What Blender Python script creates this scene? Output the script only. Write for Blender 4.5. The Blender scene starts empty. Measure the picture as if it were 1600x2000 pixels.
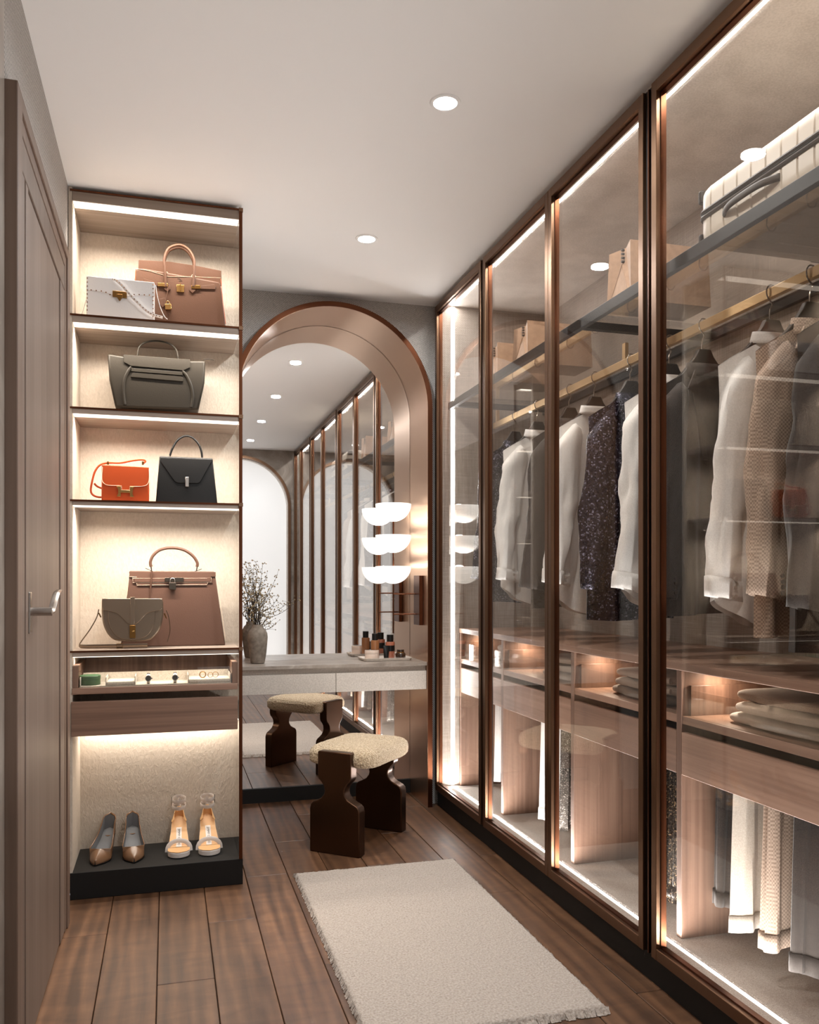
import bpy, math, random
from mathutils import Vector, Matrix, noise as mnoise
PI = math.pi
scn = bpy.context.scene
COL = scn.collection

# ------------------------------------------------------------------ camera
F_PX, HY, CAM_H = 1662.0, 1138.0, 1.178
YAW = math.atan(472 / 1662)
cam_d = bpy.data.cameras.new('camera')
cam = bpy.data.objects.new('camera', cam_d)
COL.objects.link(cam)
cam.location = (0, 0, CAM_H)
cam.rotation_euler = (PI / 2, 0, -YAW)
cam_d.sensor_fit = 'VERTICAL'
cam_d.sensor_height = 36
cam_d.sensor_width = 36
cam_d.lens = 36 * F_PX / 2000
cam_d.shift_y = (HY - 1000) / 2000
cam_d.clip_start = 0.02
cam_d.clip_end = 50
scn.camera = cam

# ------------------------------------------------------------------ world, exposure
w = bpy.data.worlds.new('world')
scn.world = w
w.use_nodes = True
w.node_tree.nodes['Background'].inputs[0].default_value = (0.85, 0.9, 1, 1)
w.node_tree.nodes['Background'].inputs[1].default_value = 0.3
scn.view_settings.view_transform = 'Standard'
scn.view_settings.look = 'None'
scn.view_settings.gamma = 1
scn.view_settings.use_curve_mapping = False
scn.view_settings.exposure = 1.95
LED_W = 14.5      # watts of the long wardrobe floor strip
SHELF_W = 1.25     # watts of each shelf strip
DOWN, DOWN_FILL = 4.2, 2.4   # watts per ceiling downlight: real pair, then the added fill pair
REAR_GLOW = 0.165         # glow given to the rear arch panel as added fill light
BOWL = 0.27        # vanity lamp bowls
WARM = (1.0, 0.80, 0.62)

# ------------------------------------------------------------------ photo geometry helper
_s, _c = math.sin(YAW), math.cos(YAW)
def _ray(px, py):
    u = (px - 800) / F_PX; v = (HY - py) / F_PX
    return _s + u * _c, _c - u * _s, v
def atY(px, py, y):
    a, b, v = _ray(px, py); t = y / b
    return (a * t, CAM_H + v * t)                 # (x, z) on the plane Y = y
def atX(px, py, x):
    a, b, v = _ray(px, py); t = x / a
    return (b * t, CAM_H + v * t)                 # (y, z) on the plane X = x

# ------------------------------------------------------------------ materials
MATS = {}
def newmat(name):
    m = bpy.data.materials.new(name); m.use_nodes = True
    nt = m.node_tree
    bs = nt.nodes['Principled BSDF']
    MATS[name] = m
    return m, nt, bs
def N(nt, t, **kw):
    n = nt.nodes.new(t)
    for k, v in kw.items():
        if k in n.inputs: n.inputs[k].default_value = v
        else: setattr(n, k, v)
    return n
def L(nt, a, b): nt.links.new(a, b)
def rgb(r, g, b):
    f = lambda v: ((v / 255 + .055) / 1.055) ** 2.4 if v > 10 else v / 255 / 12.92
    return (f(r), f(g), f(b), 1)
def plain(name, col, rough=.5, metal=0, spec=.5, coat=0):
    m, nt, bs = newmat(name)
    bs.inputs['Base Color'].default_value = col
    bs.inputs['Roughness'].default_value = rough
    bs.inputs['Metallic'].default_value = metal
    bs.inputs['Specular IOR Level'].default_value = spec
    bs.inputs['Coat Weight'].default_value = coat
    return m
def coords(nt, scale=(1, 1, 1), rnd=False, rot=(0, 0, 0)):
    tc = N(nt, 'ShaderNodeTexCoord')
    mp = N(nt, 'ShaderNodeMapping')
    mp.inputs['Scale'].default_value = scale
    mp.inputs['Rotation'].default_value = rot
    L(nt, tc.outputs['Object'], mp.inputs['Vector'])
    if rnd:
        oi = N(nt, 'ShaderNodeObjectInfo')
        mu = N(nt, 'ShaderNodeMath', operation='MULTIPLY'); mu.inputs[1].default_value = 37.0
        L(nt, oi.outputs['Random'], mu.inputs[0])
        L(nt, mu.outputs[0], mp.inputs['Location'])
        return mp.outputs['Vector'], oi
    return mp.outputs['Vector']
def ramp(nt, fac, stops):
    r = N(nt, 'ShaderNodeValToRGB')
    el = r.color_ramp.elements
    el[0].position, el[0].color = stops[0]
    el[1].position, el[1].color = stops[-1]
    for p, c in stops[1:-1]:
        e = el.new(p); e.color = c
    L(nt, fac, r.inputs['Fac'])
    return r.outputs['Color']
def bump(nt, bs, h, strength=.3, dist=.002):
    b = N(nt, 'ShaderNodeBump', Strength=strength, Distance=dist)
    L(nt, h, b.inputs['Height']); L(nt, b.outputs['Normal'], bs.inputs['Normal'])
def wood(name, c1, c2, c3, along='y', rough=.45, fine=60, rnd=True, coat=0):
    """straight-grained veneer, grain running along the given axis"""
    m, nt, bs = newmat(name)
    st = {'x': (1.2, fine, fine), 'y': (fine, 1.2, fine), 'z': (fine, fine, 1.2)}[along]
    v, oi = coords(nt, st, True)
    n1 = N(nt, 'ShaderNodeTexNoise', Scale=1.0, Detail=5.0, Roughness=.6)
    L(nt, v, n1.inputs['Vector'])
    st2 = tuple(k / 7 for k in st)
    v2, _ = coords(nt, st2, True)
    n2 = N(nt, 'ShaderNodeTexNoise', Scale=1.0, Detail=3.0, Distortion=.8)
    L(nt, v2, n2.inputs['Vector'])
    mx = N(nt, 'ShaderNodeMath', operation='MULTIPLY_ADD'); mx.inputs[1].default_value = .55
    L(nt, n1.outputs['Fac'], mx.inputs[0])
    m2 = N(nt, 'ShaderNodeMath', operation='MULTIPLY'); m2.inputs[1].default_value = .45
    L(nt, n2.outputs['Fac'], m2.inputs[0]); L(nt, m2.outputs[0], mx.inputs[2])
    col = ramp(nt, mx.outputs[0], [(.3, c1), (.5, c2), (.7, c3)])
    hs = N(nt, 'ShaderNodeHueSaturation')
    if rnd:
        mr = N(nt, 'ShaderNodeMapRange'); mr.inputs['To Min'].default_value = .86; mr.inputs['To Max'].default_value = 1.12
        L(nt, oi.outputs['Random'], mr.inputs['Value']); L(nt, mr.outputs[0], hs.inputs['Value'])
    L(nt, col, hs.inputs['Color']); L(nt, hs.outputs[0], bs.inputs['Base Color'])
    bs.inputs['Roughness'].default_value = rough
    bs.inputs['Coat Weight'].default_value = coat
    bump(nt, bs, n1.outputs['Fac'], .15, .001)
    return m

def build_materials():
    # floor: brown oak planks with a cross-figure shimmer
    m, nt, bs = newmat('floor_oak')
    v, oi = coords(nt, (26, 1.6, 26), True)
    n1 = N(nt, 'ShaderNodeTexNoise', Scale=1.0, Detail=6.0, Roughness=.62, Distortion=.6); L(nt, v, n1.inputs['Vector'])
    v2, _ = coords(nt, (5, 16, 5), True)
    n2 = N(nt, 'ShaderNodeTexNoise', Scale=1.0, Detail=3.0, Distortion=1.2); L(nt, v2, n2.inputs['Vector'])
    v3, _ = coords(nt, (7, .9, 7), True)
    n3 = N(nt, 'ShaderNodeTexWave', Scale=.9, Distortion=9.0, Detail=3.0); n3.inputs['Detail Scale'].default_value = 1.2
    L(nt, v3, n3.inputs['Vector'])
    a = N(nt, 'ShaderNodeMath', operation='MULTIPLY_ADD'); a.inputs[1].default_value = .5; L(nt, n1.outputs['Fac'], a.inputs[0])
    b = N(nt, 'ShaderNodeMath', operation='MULTIPLY'); b.inputs[1].default_value = .26; L(nt, n2.outputs['Fac'], b.inputs[0])
    L(nt, b.outputs[0], a.inputs[2])
    c = N(nt, 'ShaderNodeMath', operation='MULTIPLY_ADD'); c.inputs[1].default_value = .12
    L(nt, n3.outputs['Fac'], c.inputs[0]); L(nt, a.outputs[0], c.inputs[2])
    col = ramp(nt, c.outputs[0], [(.3, rgb(68, 44, 28)), (.5, rgb(100, 68, 45)), (.68, rgb(128, 91, 63))])
    hs = N(nt, 'ShaderNodeHueSaturation')
    mr = N(nt, 'ShaderNodeMapRange'); mr.inputs['To Min'].default_value = .82; mr.inputs['To Max'].default_value = 1.12
    L(nt, oi.outputs['Random'], mr.inputs['Value']); L(nt, mr.outputs[0], hs.inputs['Value'])
    L(nt, col, hs.inputs['Color']); L(nt, hs.outputs[0], bs.inputs['Base Color'])
    rr = N(nt, 'ShaderNodeMapRange'); rr.inputs['To Min'].default_value = .36; rr.inputs['To Max'].default_value = .54
    L(nt, n1.outputs['Fac'], rr.inputs['Value']); L(nt, rr.outputs[0], bs.inputs['Roughness'])
    bump(nt, bs, n1.outputs['Fac'], .25, .0012)
    # woods
    wood('walnut_x', rgb(104, 78, 64), rgb(136, 105, 88), rgb(162, 130, 111), 'x', .4, 70)
    wood('walnut_y', rgb(122, 94, 78), rgb(156, 123, 104), rgb(182, 148, 128), 'y', .4, 70)
    wood('walnut_z', rgb(98, 73, 60), rgb(126, 97, 81), rgb(150, 120, 102), 'z', .42, 70)
    wood('door_oak', rgb(98, 80, 69), rgb(113, 95, 83), rgb(127, 109, 97), 'z', .5, 45)
    wood('casing_oak', rgb(92, 70, 58), rgb(114, 92, 78), rgb(130, 108, 94), 'z', .5, 30)
    wood('shelf_veneer', rgb(122, 106, 94), rgb(146, 130, 117), rgb(166, 150, 138), 'x', .5, 50)
    plain('black_lacquer', rgb(16, 13, 12), .4)
    plain('plinth_black', rgb(26, 24, 23), .6, 0, .3)
    plain('subfloor', rgb(40, 28, 20), .8)
    # ceiling paint
    m, nt, bs = newmat('ceiling_paint')
    bs.inputs['Base Color'].default_value = rgb(248, 247, 246); bs.inputs['Roughness'].default_value = .9
    # woven wallpaper (diagonal twill)
    m, nt, bs = newmat('twill_wallpaper')
    v = coords(nt, (1, 1, 1), rot=(0, math.radians(38), math.radians(0)))
    wv = N(nt, 'ShaderNodeTexWave', Scale=45.0, Distortion=1.5, Detail=2.0); wv.inputs['Detail Scale'].default_value = 6
    L(nt, v, wv.inputs['Vector'])
    nz = N(nt, 'ShaderNodeTexNoise', Scale=420.0, Detail=2.0); L(nt, coords(nt), nz.inputs['Vector'])
    ad = N(nt, 'ShaderNodeMath', operation='MULTIPLY_ADD'); ad.inputs[1].default_value = .5
    L(nt, wv.outputs['Fac'], ad.inputs[0])
    h2 = N(nt, 'ShaderNodeMath', operation='MULTIPLY'); h2.inputs[1].default_value = .5; L(nt, nz.outputs['Fac'], h2.inputs[0])
    L(nt, h2.outputs[0], ad.inputs[2])
    L(nt, ramp(nt, ad.outputs[0], [(.25, rgb(112, 107, 103)), (.75, rgb(206, 200, 195))]), bs.inputs['Base Color'])
    bs.inputs['Roughness'].default_value = .75
    bump(nt, bs, ad.outputs[0], .5, .0015)
    # embossed beige leather panels
    m, nt, bs = newmat('leather_panel')
    v = coords(nt, (1, 1, .5))
    n0 = N(nt, 'ShaderNodeTexNoise', Scale=110.0, Detail=4.0, Roughness=.6, Distortion=.6); L(nt, v, n0.inputs['Vector'])
    L(nt, ramp(nt, n0.outputs['Fac'], [(.3, rgb(196, 182, 166)), (.7, rgb(210, 197, 182))]), bs.inputs['Base Color'])
    bs.inputs['Roughness'].default_value = .55
    bump(nt, bs, n0.outputs['Fac'], .7, .004)
    m, nt, bs = newmat('drawer_leather')
    v = coords(nt)
    n0 = N(nt, 'ShaderNodeTexNoise', Scale=150.0, Detail=4.0); L(nt, v, n0.inputs['Vector'])
    L(nt, ramp(nt, n0.outputs['Fac'], [(.3, rgb(180, 170, 160)), (.7, rgb(204, 194, 184))]), bs.inputs['Base Color'])
    bs.inputs['Roughness'].default_value = .6
    bump(nt, bs, n0.outputs['Fac'], .4, .002)
    # fine linen (wardrobe lining and rear panel)
    for nm, a_, b_, sc in (('linen_lining', rgb(150, 138, 127), rgb(180, 168, 157), 260), ('linen_white', rgb(204, 196, 188), rgb(230, 223, 216), 160)):
        m, nt, bs = newmat(nm)
        v1 = coords(nt, (sc, sc, 8)); v2 = coords(nt, (8, 8, sc))
        n1 = N(nt, 'ShaderNodeTexNoise', Scale=1.0, Detail=2.0); L(nt, v1, n1.inputs['Vector'])
        n2 = N(nt, 'ShaderNodeTexNoise', Scale=1.0, Detail=2.0); L(nt, v2, n2.inputs['Vector'])
        av = N(nt, 'ShaderNodeMath', operation='ADD'); L(nt, n1.outputs['Fac'], av.inputs[0]); L(nt, n2.outputs['Fac'], av.inputs[1])
        hv = N(nt, 'ShaderNodeMath', operation='MULTIPLY'); hv.inputs[1].default_value = .5; L(nt, av.outputs[0], hv.inputs[0])
        L(nt, ramp(nt, hv.outputs[0], [(.38, a_), (.62, b_)]), bs.inputs['Base Color'])
        bs.inputs['Roughness'].default_value = .85
        bump(nt, bs, hv.outputs[0], .4, .001)
    # carpet-like deck inside the wardrobe
    m, nt, bs = newmat('deck_felt')
    n1 = N(nt, 'ShaderNodeTexNoise', Scale=500.0, Detail=3.0); L(nt, coords(nt), n1.inputs['Vector'])
    L(nt, ramp(nt, n1.outputs['Fac'], [(.35, rgb(166, 158, 150)), (.65, rgb(206, 199, 192))]), bs.inputs['Base Color'])
    bs.inputs['Roughness'].default_value = .9
    bump(nt, bs, n1.outputs['Fac'], .5, .001)
    # marble
    for nm, cs, sc in (('marble_grey', [(.3, rgb(112, 101, 92)), (.5, rgb(140, 129, 119)), (.62, rgb(158, 148, 138)), (.72, rgb(190, 180, 170))], 2.6),
                       ('marble_top', [(.3, rgb(120, 108, 98)), (.5, rgb(146, 134, 123)), (.64, rgb(164, 152, 141)), (.74, rgb(186, 175, 164))], 7.0)):
        m, nt, bs = newmat(nm)
        n1 = N(nt, 'ShaderNodeTexNoise', Scale=sc, Detail=9.0, Roughness=.66, Distortion=1.4); L(nt, coords(nt), n1.inputs['Vector'])
        L(nt, ramp(nt, n1.outputs['Fac'], cs), bs.inputs['Base Color'])
        bs.inputs['Roughness'].default_value = .28 if nm == 'marble_grey' else .34
    # metals
    def brushed(name, c, rough, aniso_scale=(3, 3, 220)):
        m, nt, bs = newmat(name)
        n1 = N(nt, 'ShaderNodeTexNoise', Scale=1.0, Detail=2.0); L(nt, coords(nt, aniso_scale), n1.inputs['Vector'])
        mr = N(nt, 'ShaderNodeMapRange'); mr.inputs['To Min'].default_value = rough - .05; mr.inputs['To Max'].default_value = rough + .06
        L(nt, n1.outputs['Fac'], mr.inputs['Value']); L(nt, mr.outputs[0], bs.inputs['Roughness'])
        bs.inputs['Base Color'].default_value = c; bs.inputs['Metallic'].default_value = 1
        return m
    brushed('bronze_frame', rgb(122, 94, 74), .36)
    brushed('bronze_dark', rgb(92, 56, 38), .32)
    brushed('bronze_reveal', rgb(222, 186, 158), .30, (.6, .6, 3))
    brushed('bronze_rod', rgb(110, 68, 48), .3)
    plain('stool_bronze', rgb(74, 50, 34), .32, .85)
    plain('brass_rail', rgb(214, 184, 140), .42, .75)
    plain('gold', rgb(196, 154, 96), .25, 1)
    plain('brass_aged', rgb(140, 104, 58), .3, 1)
    plain('nickel', rgb(190, 186, 182), .22, 1)
    plain('gunmetal', rgb(92, 84, 76), .32, 1)
    plain('steel_hook', rgb(170, 162, 154), .25, 1)
    plain('shelf_metal', rgb(30, 28, 27), .5, 0, .3)
    plain('door_gasket', rgb(10, 9, 9), .35)
    plain('mirror_silver', (.93, .925, .92, 1), 0.0, 1)
    # glass sheets: transparent sheet with grazing reflection
    def sheet(name, tint, f0, rough=0.0, boost=1.0):
        m, nt, bs = newmat(name)
        nt.nodes.remove(bs)
        out = nt.nodes['Material Output']
        tr = N(nt, 'ShaderNodeBsdfTransparent'); tr.inputs[0].default_value = tint
        gl = N(nt, 'ShaderNodeBsdfGlossy'); gl.inputs['Roughness'].default_value = rough
        gl.inputs['Color'].default_value = (.97, .96, .95, 1)
        lw = N(nt, 'ShaderNodeLayerWeight'); lw.inputs['Blend'].default_value = .5
        pw = N(nt, 'ShaderNodeMath', operation='POWER'); pw.inputs[1].default_value = 4.2
        L(nt, lw.outputs['Facing'], pw.inputs[0])
        ma = N(nt, 'ShaderNodeMath', operation='MULTIPLY_ADD'); ma.inputs[1].default_value = (1 - f0) * boost; ma.inputs[2].default_value = f0
        ma.use_clamp = True
        L(nt, pw.outputs[0], ma.inputs[0])
        mx = N(nt, 'ShaderNodeMixShader')
        L(nt, ma.outputs[0], mx.inputs[0]); L(nt, tr.outputs[0], mx.inputs[1]); L(nt, gl.outputs[0], mx.inputs[2])
        L(nt, mx.outputs[0], out.inputs['Surface'])
        return m
    sheet('door_glass', (.945, .925, .905, 1), .018)
    sheet('clear_glass', (.97, .97, .96, 1), .03)
    sheet('smoked_glass', (.80, .77, .74, 1), .06)
    # lights
    def emit(name, c, s, base=.8):
        m, nt, bs = newmat(name)
        bs.inputs['Base Color'].default_value = (base, base, base, 1)
        bs.inputs['Emission Color'].default_value = (*c, 1); bs.inputs['Emission Strength'].default_value = s
        return m
    emit('led_wardrobe', (1, .97, .92), 4)
    emit('led_shelf', (1, .88, .74), .6)
    emit('led_spot', (1, .84, .68), 14)
    emit('downlight_face', (1, .97, .93), 12)
    emit('glow_linen', (1, .97, .94), REAR_GLOW, .4)  # pale rear panel, made to emit as added fill; no window
    emit('lamp_bowl', (1, .95, .86), BOWL)
    # leathers of the bags
    def leather(name, c, rough=.45, sc=260, st=.25, spec=.5):
        m, nt, bs = newmat(name)
        n1 = N(nt, 'ShaderNodeTexVoronoi', Scale=float(sc)); L(nt, coords(nt), n1.inputs['Vector'])
        bs.inputs['Base Color'].default_value = c; bs.inputs['Roughness'].default_value = rough
        bs.inputs['Specular IOR Level'].default_value = spec
        bump(nt, bs, n1.outputs['Distance'], st, .0006)
        return m
    leather('leather_cognac', rgb(90, 60, 43), .48, 260, .25, .3)
    leather('leather_taupe', rgb(90, 64, 52), .48, 260, .25, .3)
    leather('leather_white', rgb(226, 225, 226), .4)
    leather('leather_olive', rgb(38, 33, 26), .45, 260, .25, .22)
    leather('leather_orange', rgb(164, 66, 25), .4, 320, .15, .3)
    leather('leather_black', rgb(10, 9, 9), .4, 320, .2, .22)
    leather('leather_bronze', rgb(126, 92, 66), .25, 320, .1)
    leather('leather_cream', rgb(222, 212, 204), .4, 320, .15)
    leather('leather_tan', rgb(226, 176, 122), .5, 320, .1)
    leather('insole_grey', rgb(112, 112, 114), .6, 320, .1)
    plain('leather_silver', rgb(140, 124, 108), .26, .8)
    plain('stitch', rgb(230, 206, 182), .6)
    plain('piping_rust', rgb(176, 84, 40), .5)
    plain('ink', rgb(50, 44, 40), .6)
    plain('stud', rgb(110, 72, 48), .25, .9)
    # textiles
    def cloth(name, c1, c2, sc, st=.4, dist=.0012, rough=.9, sheen=.2):
        m, nt, bs = newmat(name)
        n1 = N(nt, 'ShaderNodeTexNoise', Scale=float(sc), Detail=3.0); L(nt, coords(nt), n1.inputs['Vector'])
        L(nt, ramp(nt, n1.outputs['Fac'], [(.32, c1), (.68, c2)]), bs.inputs['Base Color'])
        bs.inputs['Roughness'].default_value = rough
        bs.inputs['Sheen Weight'].default_value = sheen
        bump(nt, bs, n1.outputs['Fac'], st, dist)
        return m
    cloth('cloth_white', rgb(228, 223, 217), rgb(242, 238, 233), 300, .1)
    cloth('cloth_ivory', rgb(186, 175, 161), rgb(204, 194, 181), 300, .15)
    cloth('cloth_grey', rgb(166, 160, 154), rgb(186, 181, 175), 300, .15)
    cloth('tweed_brown', rgb(34, 28, 24), rgb(66, 55, 48), 420, .5)
    cloth('tweed_dark', rgb(38, 32, 28), rgb(66, 57, 51), 520, .5)
    cloth('boucle', rgb(160, 134, 102), rgb(222, 202, 172), 170, 1.0, .006)
    cloth('rug_wool', rgb(152, 138, 126), rgb(186, 174, 163), 160, .8, .004)
    cloth('kraft', rgb(148, 116, 90), rgb(168, 134, 106), 60, .1)
    cloth('stone_vase', rgb(104, 94, 84), rgb(136, 125, 113), 40, .4, .002, .85, 0)
    cloth('tray_suede', rgb(176, 166, 152), rgb(200, 190, 176), 200, .2)
    cloth('tray_stone', rgb(196, 184, 172), rgb(218, 206, 194), 60, .1, .001, .5, 0)
    # houndstooth-like check
    m, nt, bs = newmat('check_beige')
    v = coords(nt, (1, 1, 1))
    ck = N(nt, 'ShaderNodeTexChecker', Scale=190.0); L(nt, v, ck.inputs['Vector'])
    nz = N(nt, 'ShaderNodeTexNoise', Scale=350.0); L(nt, v, nz.inputs['Vector'])
    mxc = N(nt, 'ShaderNodeMix', data_type='RGBA'); 
    ck.inputs['Color1'].default_value = rgb(196, 172, 152); ck.inputs['Color2'].default_value = rgb(142, 120, 104)
    mxc.inputs['Factor'].default_value = .3
    L(nt, ck.outputs['Color'], mxc.inputs['A'])
    L(nt, ramp(nt, nz.outputs['Fac'], [(.3, rgb(150, 128, 112)), (.7, rgb(204, 182, 162))]), mxc.inputs['B'])
    L(nt, mxc.outputs['Result'], bs.inputs['Base Color']); bs.inputs['Roughness'].default_value = .9
    bump(nt, bs, nz.outputs['Fac'], .3, .001)
    # sequins
    def sequin(name, base, hi, sc):
        m, nt, bs = newmat(name)
        vo = N(nt, 'ShaderNodeTexVoronoi', Scale=float(sc)); L(nt, coords(nt), vo.inputs['Vector'])
        sp = N(nt, 'ShaderNodeSeparateColor'); L(nt, vo.outputs['Color'], sp.inputs[0])
        L(nt, ramp(nt, sp.outputs[0], [(.0, base), (.82, base), (1.0, hi)]), bs.inputs['Base Color'])
        mr = N(nt, 'ShaderNodeMapRange'); mr.inputs['To Min'].default_value = .15; mr.inputs['To Max'].default_value = .6
        L(nt, sp.outputs[1], mr.inputs['Value']); L(nt, mr.outputs[0], bs.inputs['Roughness'])
        bs.inputs['Metallic'].default_value = .55
        nm = N(nt, 'ShaderNodeBump', Strength=.9, Distance=.003); L(nt, sp.outputs[2], nm.inputs['Height'])
        L(nt, nm.outputs['Normal'], bs.inputs['Normal'])
        return m
    sequin('sequin_navy', rgb(18, 18, 36), rgb(160, 156, 176), 200)
    sequin('sequin_grey', rgb(86, 80, 74), rgb(216, 208, 196), 330)
    sequin('sequin_dark', rgb(38, 32, 28), rgb(190, 160, 124), 300)
    # suitcase
    plain('suitcase_shell', rgb(206, 194, 178), .45)
    plain('suitcase_trim', rgb(62, 54, 47), .55, 0, .3)
    # cosmetics
    plain('amber_liquid', rgb(150, 98, 62), .12, 0, .6, .6)
    plain('rose_liquid', rgb(172, 104, 80), .12, 0, .6, .6)
    plain('black_plastic', rgb(14, 13, 13), .35)
    plain('brown_glass', rgb(44, 26, 16), .08, 0, .8, .8)
    plain('frosted_jar', rgb(226, 204, 188), .2, 0, .6, .5)
    plain('green_box', rgb(62, 92, 62), .4)
    plain('twig', rgb(44, 34, 28), .7)
    plain('bud', rgb(150, 132, 100), .8)
    plain('hanger_wood', rgb(34, 27, 23), .4)
    plain('button', rgb(206, 196, 186), .3)
    plain('button_dark', rgb(60, 48, 40), .35)
build_materials()
M = MATS

# ------------------------------------------------------------------ mesh helpers
ORI = {}            # object name -> world origin of the thing it belongs to
class MB:
    def __init__(s): s.v = []; s.f = []
    def _add(s, vs, fs):
        o = len(s.v); s.v += [tuple(p) for p in vs]; s.f += [tuple(i + o for i in f) for f in fs]
        return s
    def box(s, x0, x1, y0, y1, z0, z1):
        vs = [(x, y, z) for z in (z0, z1) for y in (y0, y1) for x in (x0, x1)]
        return s._add(vs, [(0, 2, 3, 1), (4, 5, 7, 6), (0, 1, 5, 4), (2, 6, 7, 3), (0, 4, 6, 2), (1, 3, 7, 5)])
    def tube(s, pts, r, n=8, cap=True, flat=None, closed=False):
        """pts list of 3D points, r number or list; flat=(a,b) gives an elliptic section"""
        P = [Vector(p) for p in pts]; m = len(P)
        R = r if isinstance(r, (list, tuple)) else [r] * m
        up = None; rings = []
        for i in range(m):
            if closed: t = P[(i + 1) % m] - P[i - 1]
            else: t = P[min(i + 1, m - 1)] - P[max(i - 1, 0)]
            t.normalize()
            if up is None:
                up = Vector((0, 0, 1)) if abs(t.z) < .9 else Vector((0, 1, 0))
            a = up - t * up.dot(t)
            if a.length < 1e-6: a = t.orthogonal()
            a.normalize(); b = t.cross(a); up = a
            fa, fb = flat if flat else (1, 1)
            rings.append([P[i] + a * math.cos(2 * PI * k / n) * R[i] * fa + b * math.sin(2 * PI * k / n) * R[i] * fb for k in range(n)])
        vs = [p for rg in rings for p in rg]; fs = []
        for i in range(m if closed else m - 1):
            j = (i + 1) % m
            for k in range(n):
                fs.append((i * n + k, i * n + (k + 1) % n, j * n + (k + 1) % n, j * n + k))
        if cap and not closed:
            fs.append(tuple(range(n))[::-1]); fs.append(tuple((m - 1) * n + k for k in range(n)))
        return s._add(vs, fs)
    def lathe(s, prof, c, n=24, cap=True):
        vs = []; fs = []
        for r, z in prof:
            for k in range(n):
                a = 2 * PI * k / n; vs.append((c[0] + r * math.cos(a), c[1] + r * math.sin(a), c[2] + z))
        m = len(prof)
        for i in range(m - 1):
            for k in range(n):
                fs.append((i * n + k, i * n + (k + 1) % n, (i + 1) * n + (k + 1) % n, (i + 1) * n + k))
        if cap:
            fs.append(tuple(range(n))[::-1]); fs.append(tuple((m - 1) * n + k for k in range(n)))
        return s._add(vs, fs)
    def prism(s, pts, f0, f1):
        """closed outline of (a, b); f0/f1 map (a, b) to the two faces"""
        n = len(pts)
        vs = [f0(*p) for p in pts] + [f1(*p) for p in pts]
        fs = [tuple(range(n))[::-1], tuple(range(n, 2 * n))]
        for i in range(n):
            j = (i + 1) % n; fs.append((i, j, n + j, n + i))
        return s._add(vs, fs)
    def grid(s, nu, nv, fn, closed_u=False, flip=False):
        vs = [fn(i / (nu if closed_u else nu - 1), j / (nv - 1)) for j in range(nv) for i in range(nu)]
        fs = []
        for j in range(nv - 1):
            for i in range(nu if closed_u else nu - 1):
                k = (i + 1) % nu
                q = (j * nu + i, j * nu + k, (j + 1) * nu + k, (j + 1) * nu + i)
                fs.append(q[::-1] if flip else q)
        return s._add(vs, fs)
    def ball(s, c, r, n=8, m=5, sc=(1, 1, 1)):
        vs = []; fs = []
        for j in range(m + 1):
            th = PI * j / m
            for k in range(n):
                a = 2 * PI * k / n
                vs.append((c[0] + sc[0] * r * math.sin(th) * math.cos(a), c[1] + sc[1] * r * math.sin(th) * math.sin(a), c[2] + sc[2] * r * math.cos(th)))
        for j in range(m):
            for k in range(n):
                fs.append((j * n + k, (j + 1) * n + k, (j + 1) * n + (k + 1) % n, j * n + (k + 1) % n))
        return s._add(vs, fs)
    def build(s, name, mat, parent=None, smooth=False, bevel=0, seg=2, sub=0, solid=0, local=False):
        me = bpy.data.meshes.new(name)
        o0 = ORI.get(parent.name, Vector((0, 0, 0))) if parent and not local else Vector((0, 0, 0))
        me.from_pydata([tuple(Vector(p) - o0) for p in s.v], [], s.f)
        import bmesh
        bm = bmesh.new(); bm.from_mesh(me)
        bmesh.ops.remove_doubles(bm, verts=bm.verts, dist=1e-6)
        bmesh.ops.recalc_face_normals(bm, faces=bm.faces)
        bm.to_mesh(me); bm.free()
        me.materials.append(M[mat] if isinstance(mat, str) else mat)
        ob = bpy.data.objects.new(name, me); COL.objects.link(ob)
        if parent:
            ob.parent = parent; ORI[ob.name] = o0
        if smooth:
            for p in me.polygons: p.use_smooth = True
            me.set_sharp_from_angle(angle=math.radians(38))
        if solid:
            md = ob.modifiers.new('solid', 'SOLIDIFY'); md.thickness = solid
        if bevel:
            md = ob.modifiers.new('bevel', 'BEVEL'); md.width = bevel; md.segments = seg; md.limit_method = 'ANGLE'
            md.angle_limit = math.radians(40); md.harden_normals = False
            if smooth is None: pass
        if sub:
            md = ob.modifiers.new('sub', 'SUBSURF'); md.levels = sub; md.render_levels = sub
        return ob

def tag(o, label, cat, group=None):
    o['label'] = label; o['category'] = cat
    if group: o['group'] = group
    return o
def thing(name, label, cat, loc, group=None, rz=0):
    o = bpy.data.objects.new(name, None); COL.objects.link(o)
    o.location = loc; o.rotation_euler = (0, 0, rz); o.empty_display_size = .05
    ORI[o.name] = Vector(loc)
    return tag(o, label, cat, group)
def struct(o): o['kind'] = 'structure'; return o
def B(x0, x1, y0, y1, z0, z1): return MB().box(x0, x1, y0, y1, z0, z1)
def smoothpath(pts, n=8, closed=False):
    """Catmull-Rom through the points"""
    P = [Vector(p) for p in pts]; out = []
    m = len(P)
    rng = range(m) if closed else range(m - 1)
    for i in rng:
        p0 = P[i - 1] if (closed or i > 0) else P[0] * 2 - P[1]
        p1 = P[i]; p2 = P[(i + 1) % m]
        p3 = P[(i + 2) % m] if (closed or i + 2 < m) else P[-1] * 2 - P[-2]
        for k in range(n):
            t = k / n
            out.append(.5 * ((2 * p1) + (p2 - p0) * t + (2 * p0 - 5 * p1 + 4 * p2 - p3) * t * t + (3 * p1 - p0 - 3 * p2 + p3) * t ** 3))
    if not closed: out.append(P[-1])
    return out
def smooth2(pts, n=6, closed=True):
    return [(p.x, p.y) for p in smoothpath([(a, b, 0) for a, b in pts], n, closed)]
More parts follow.
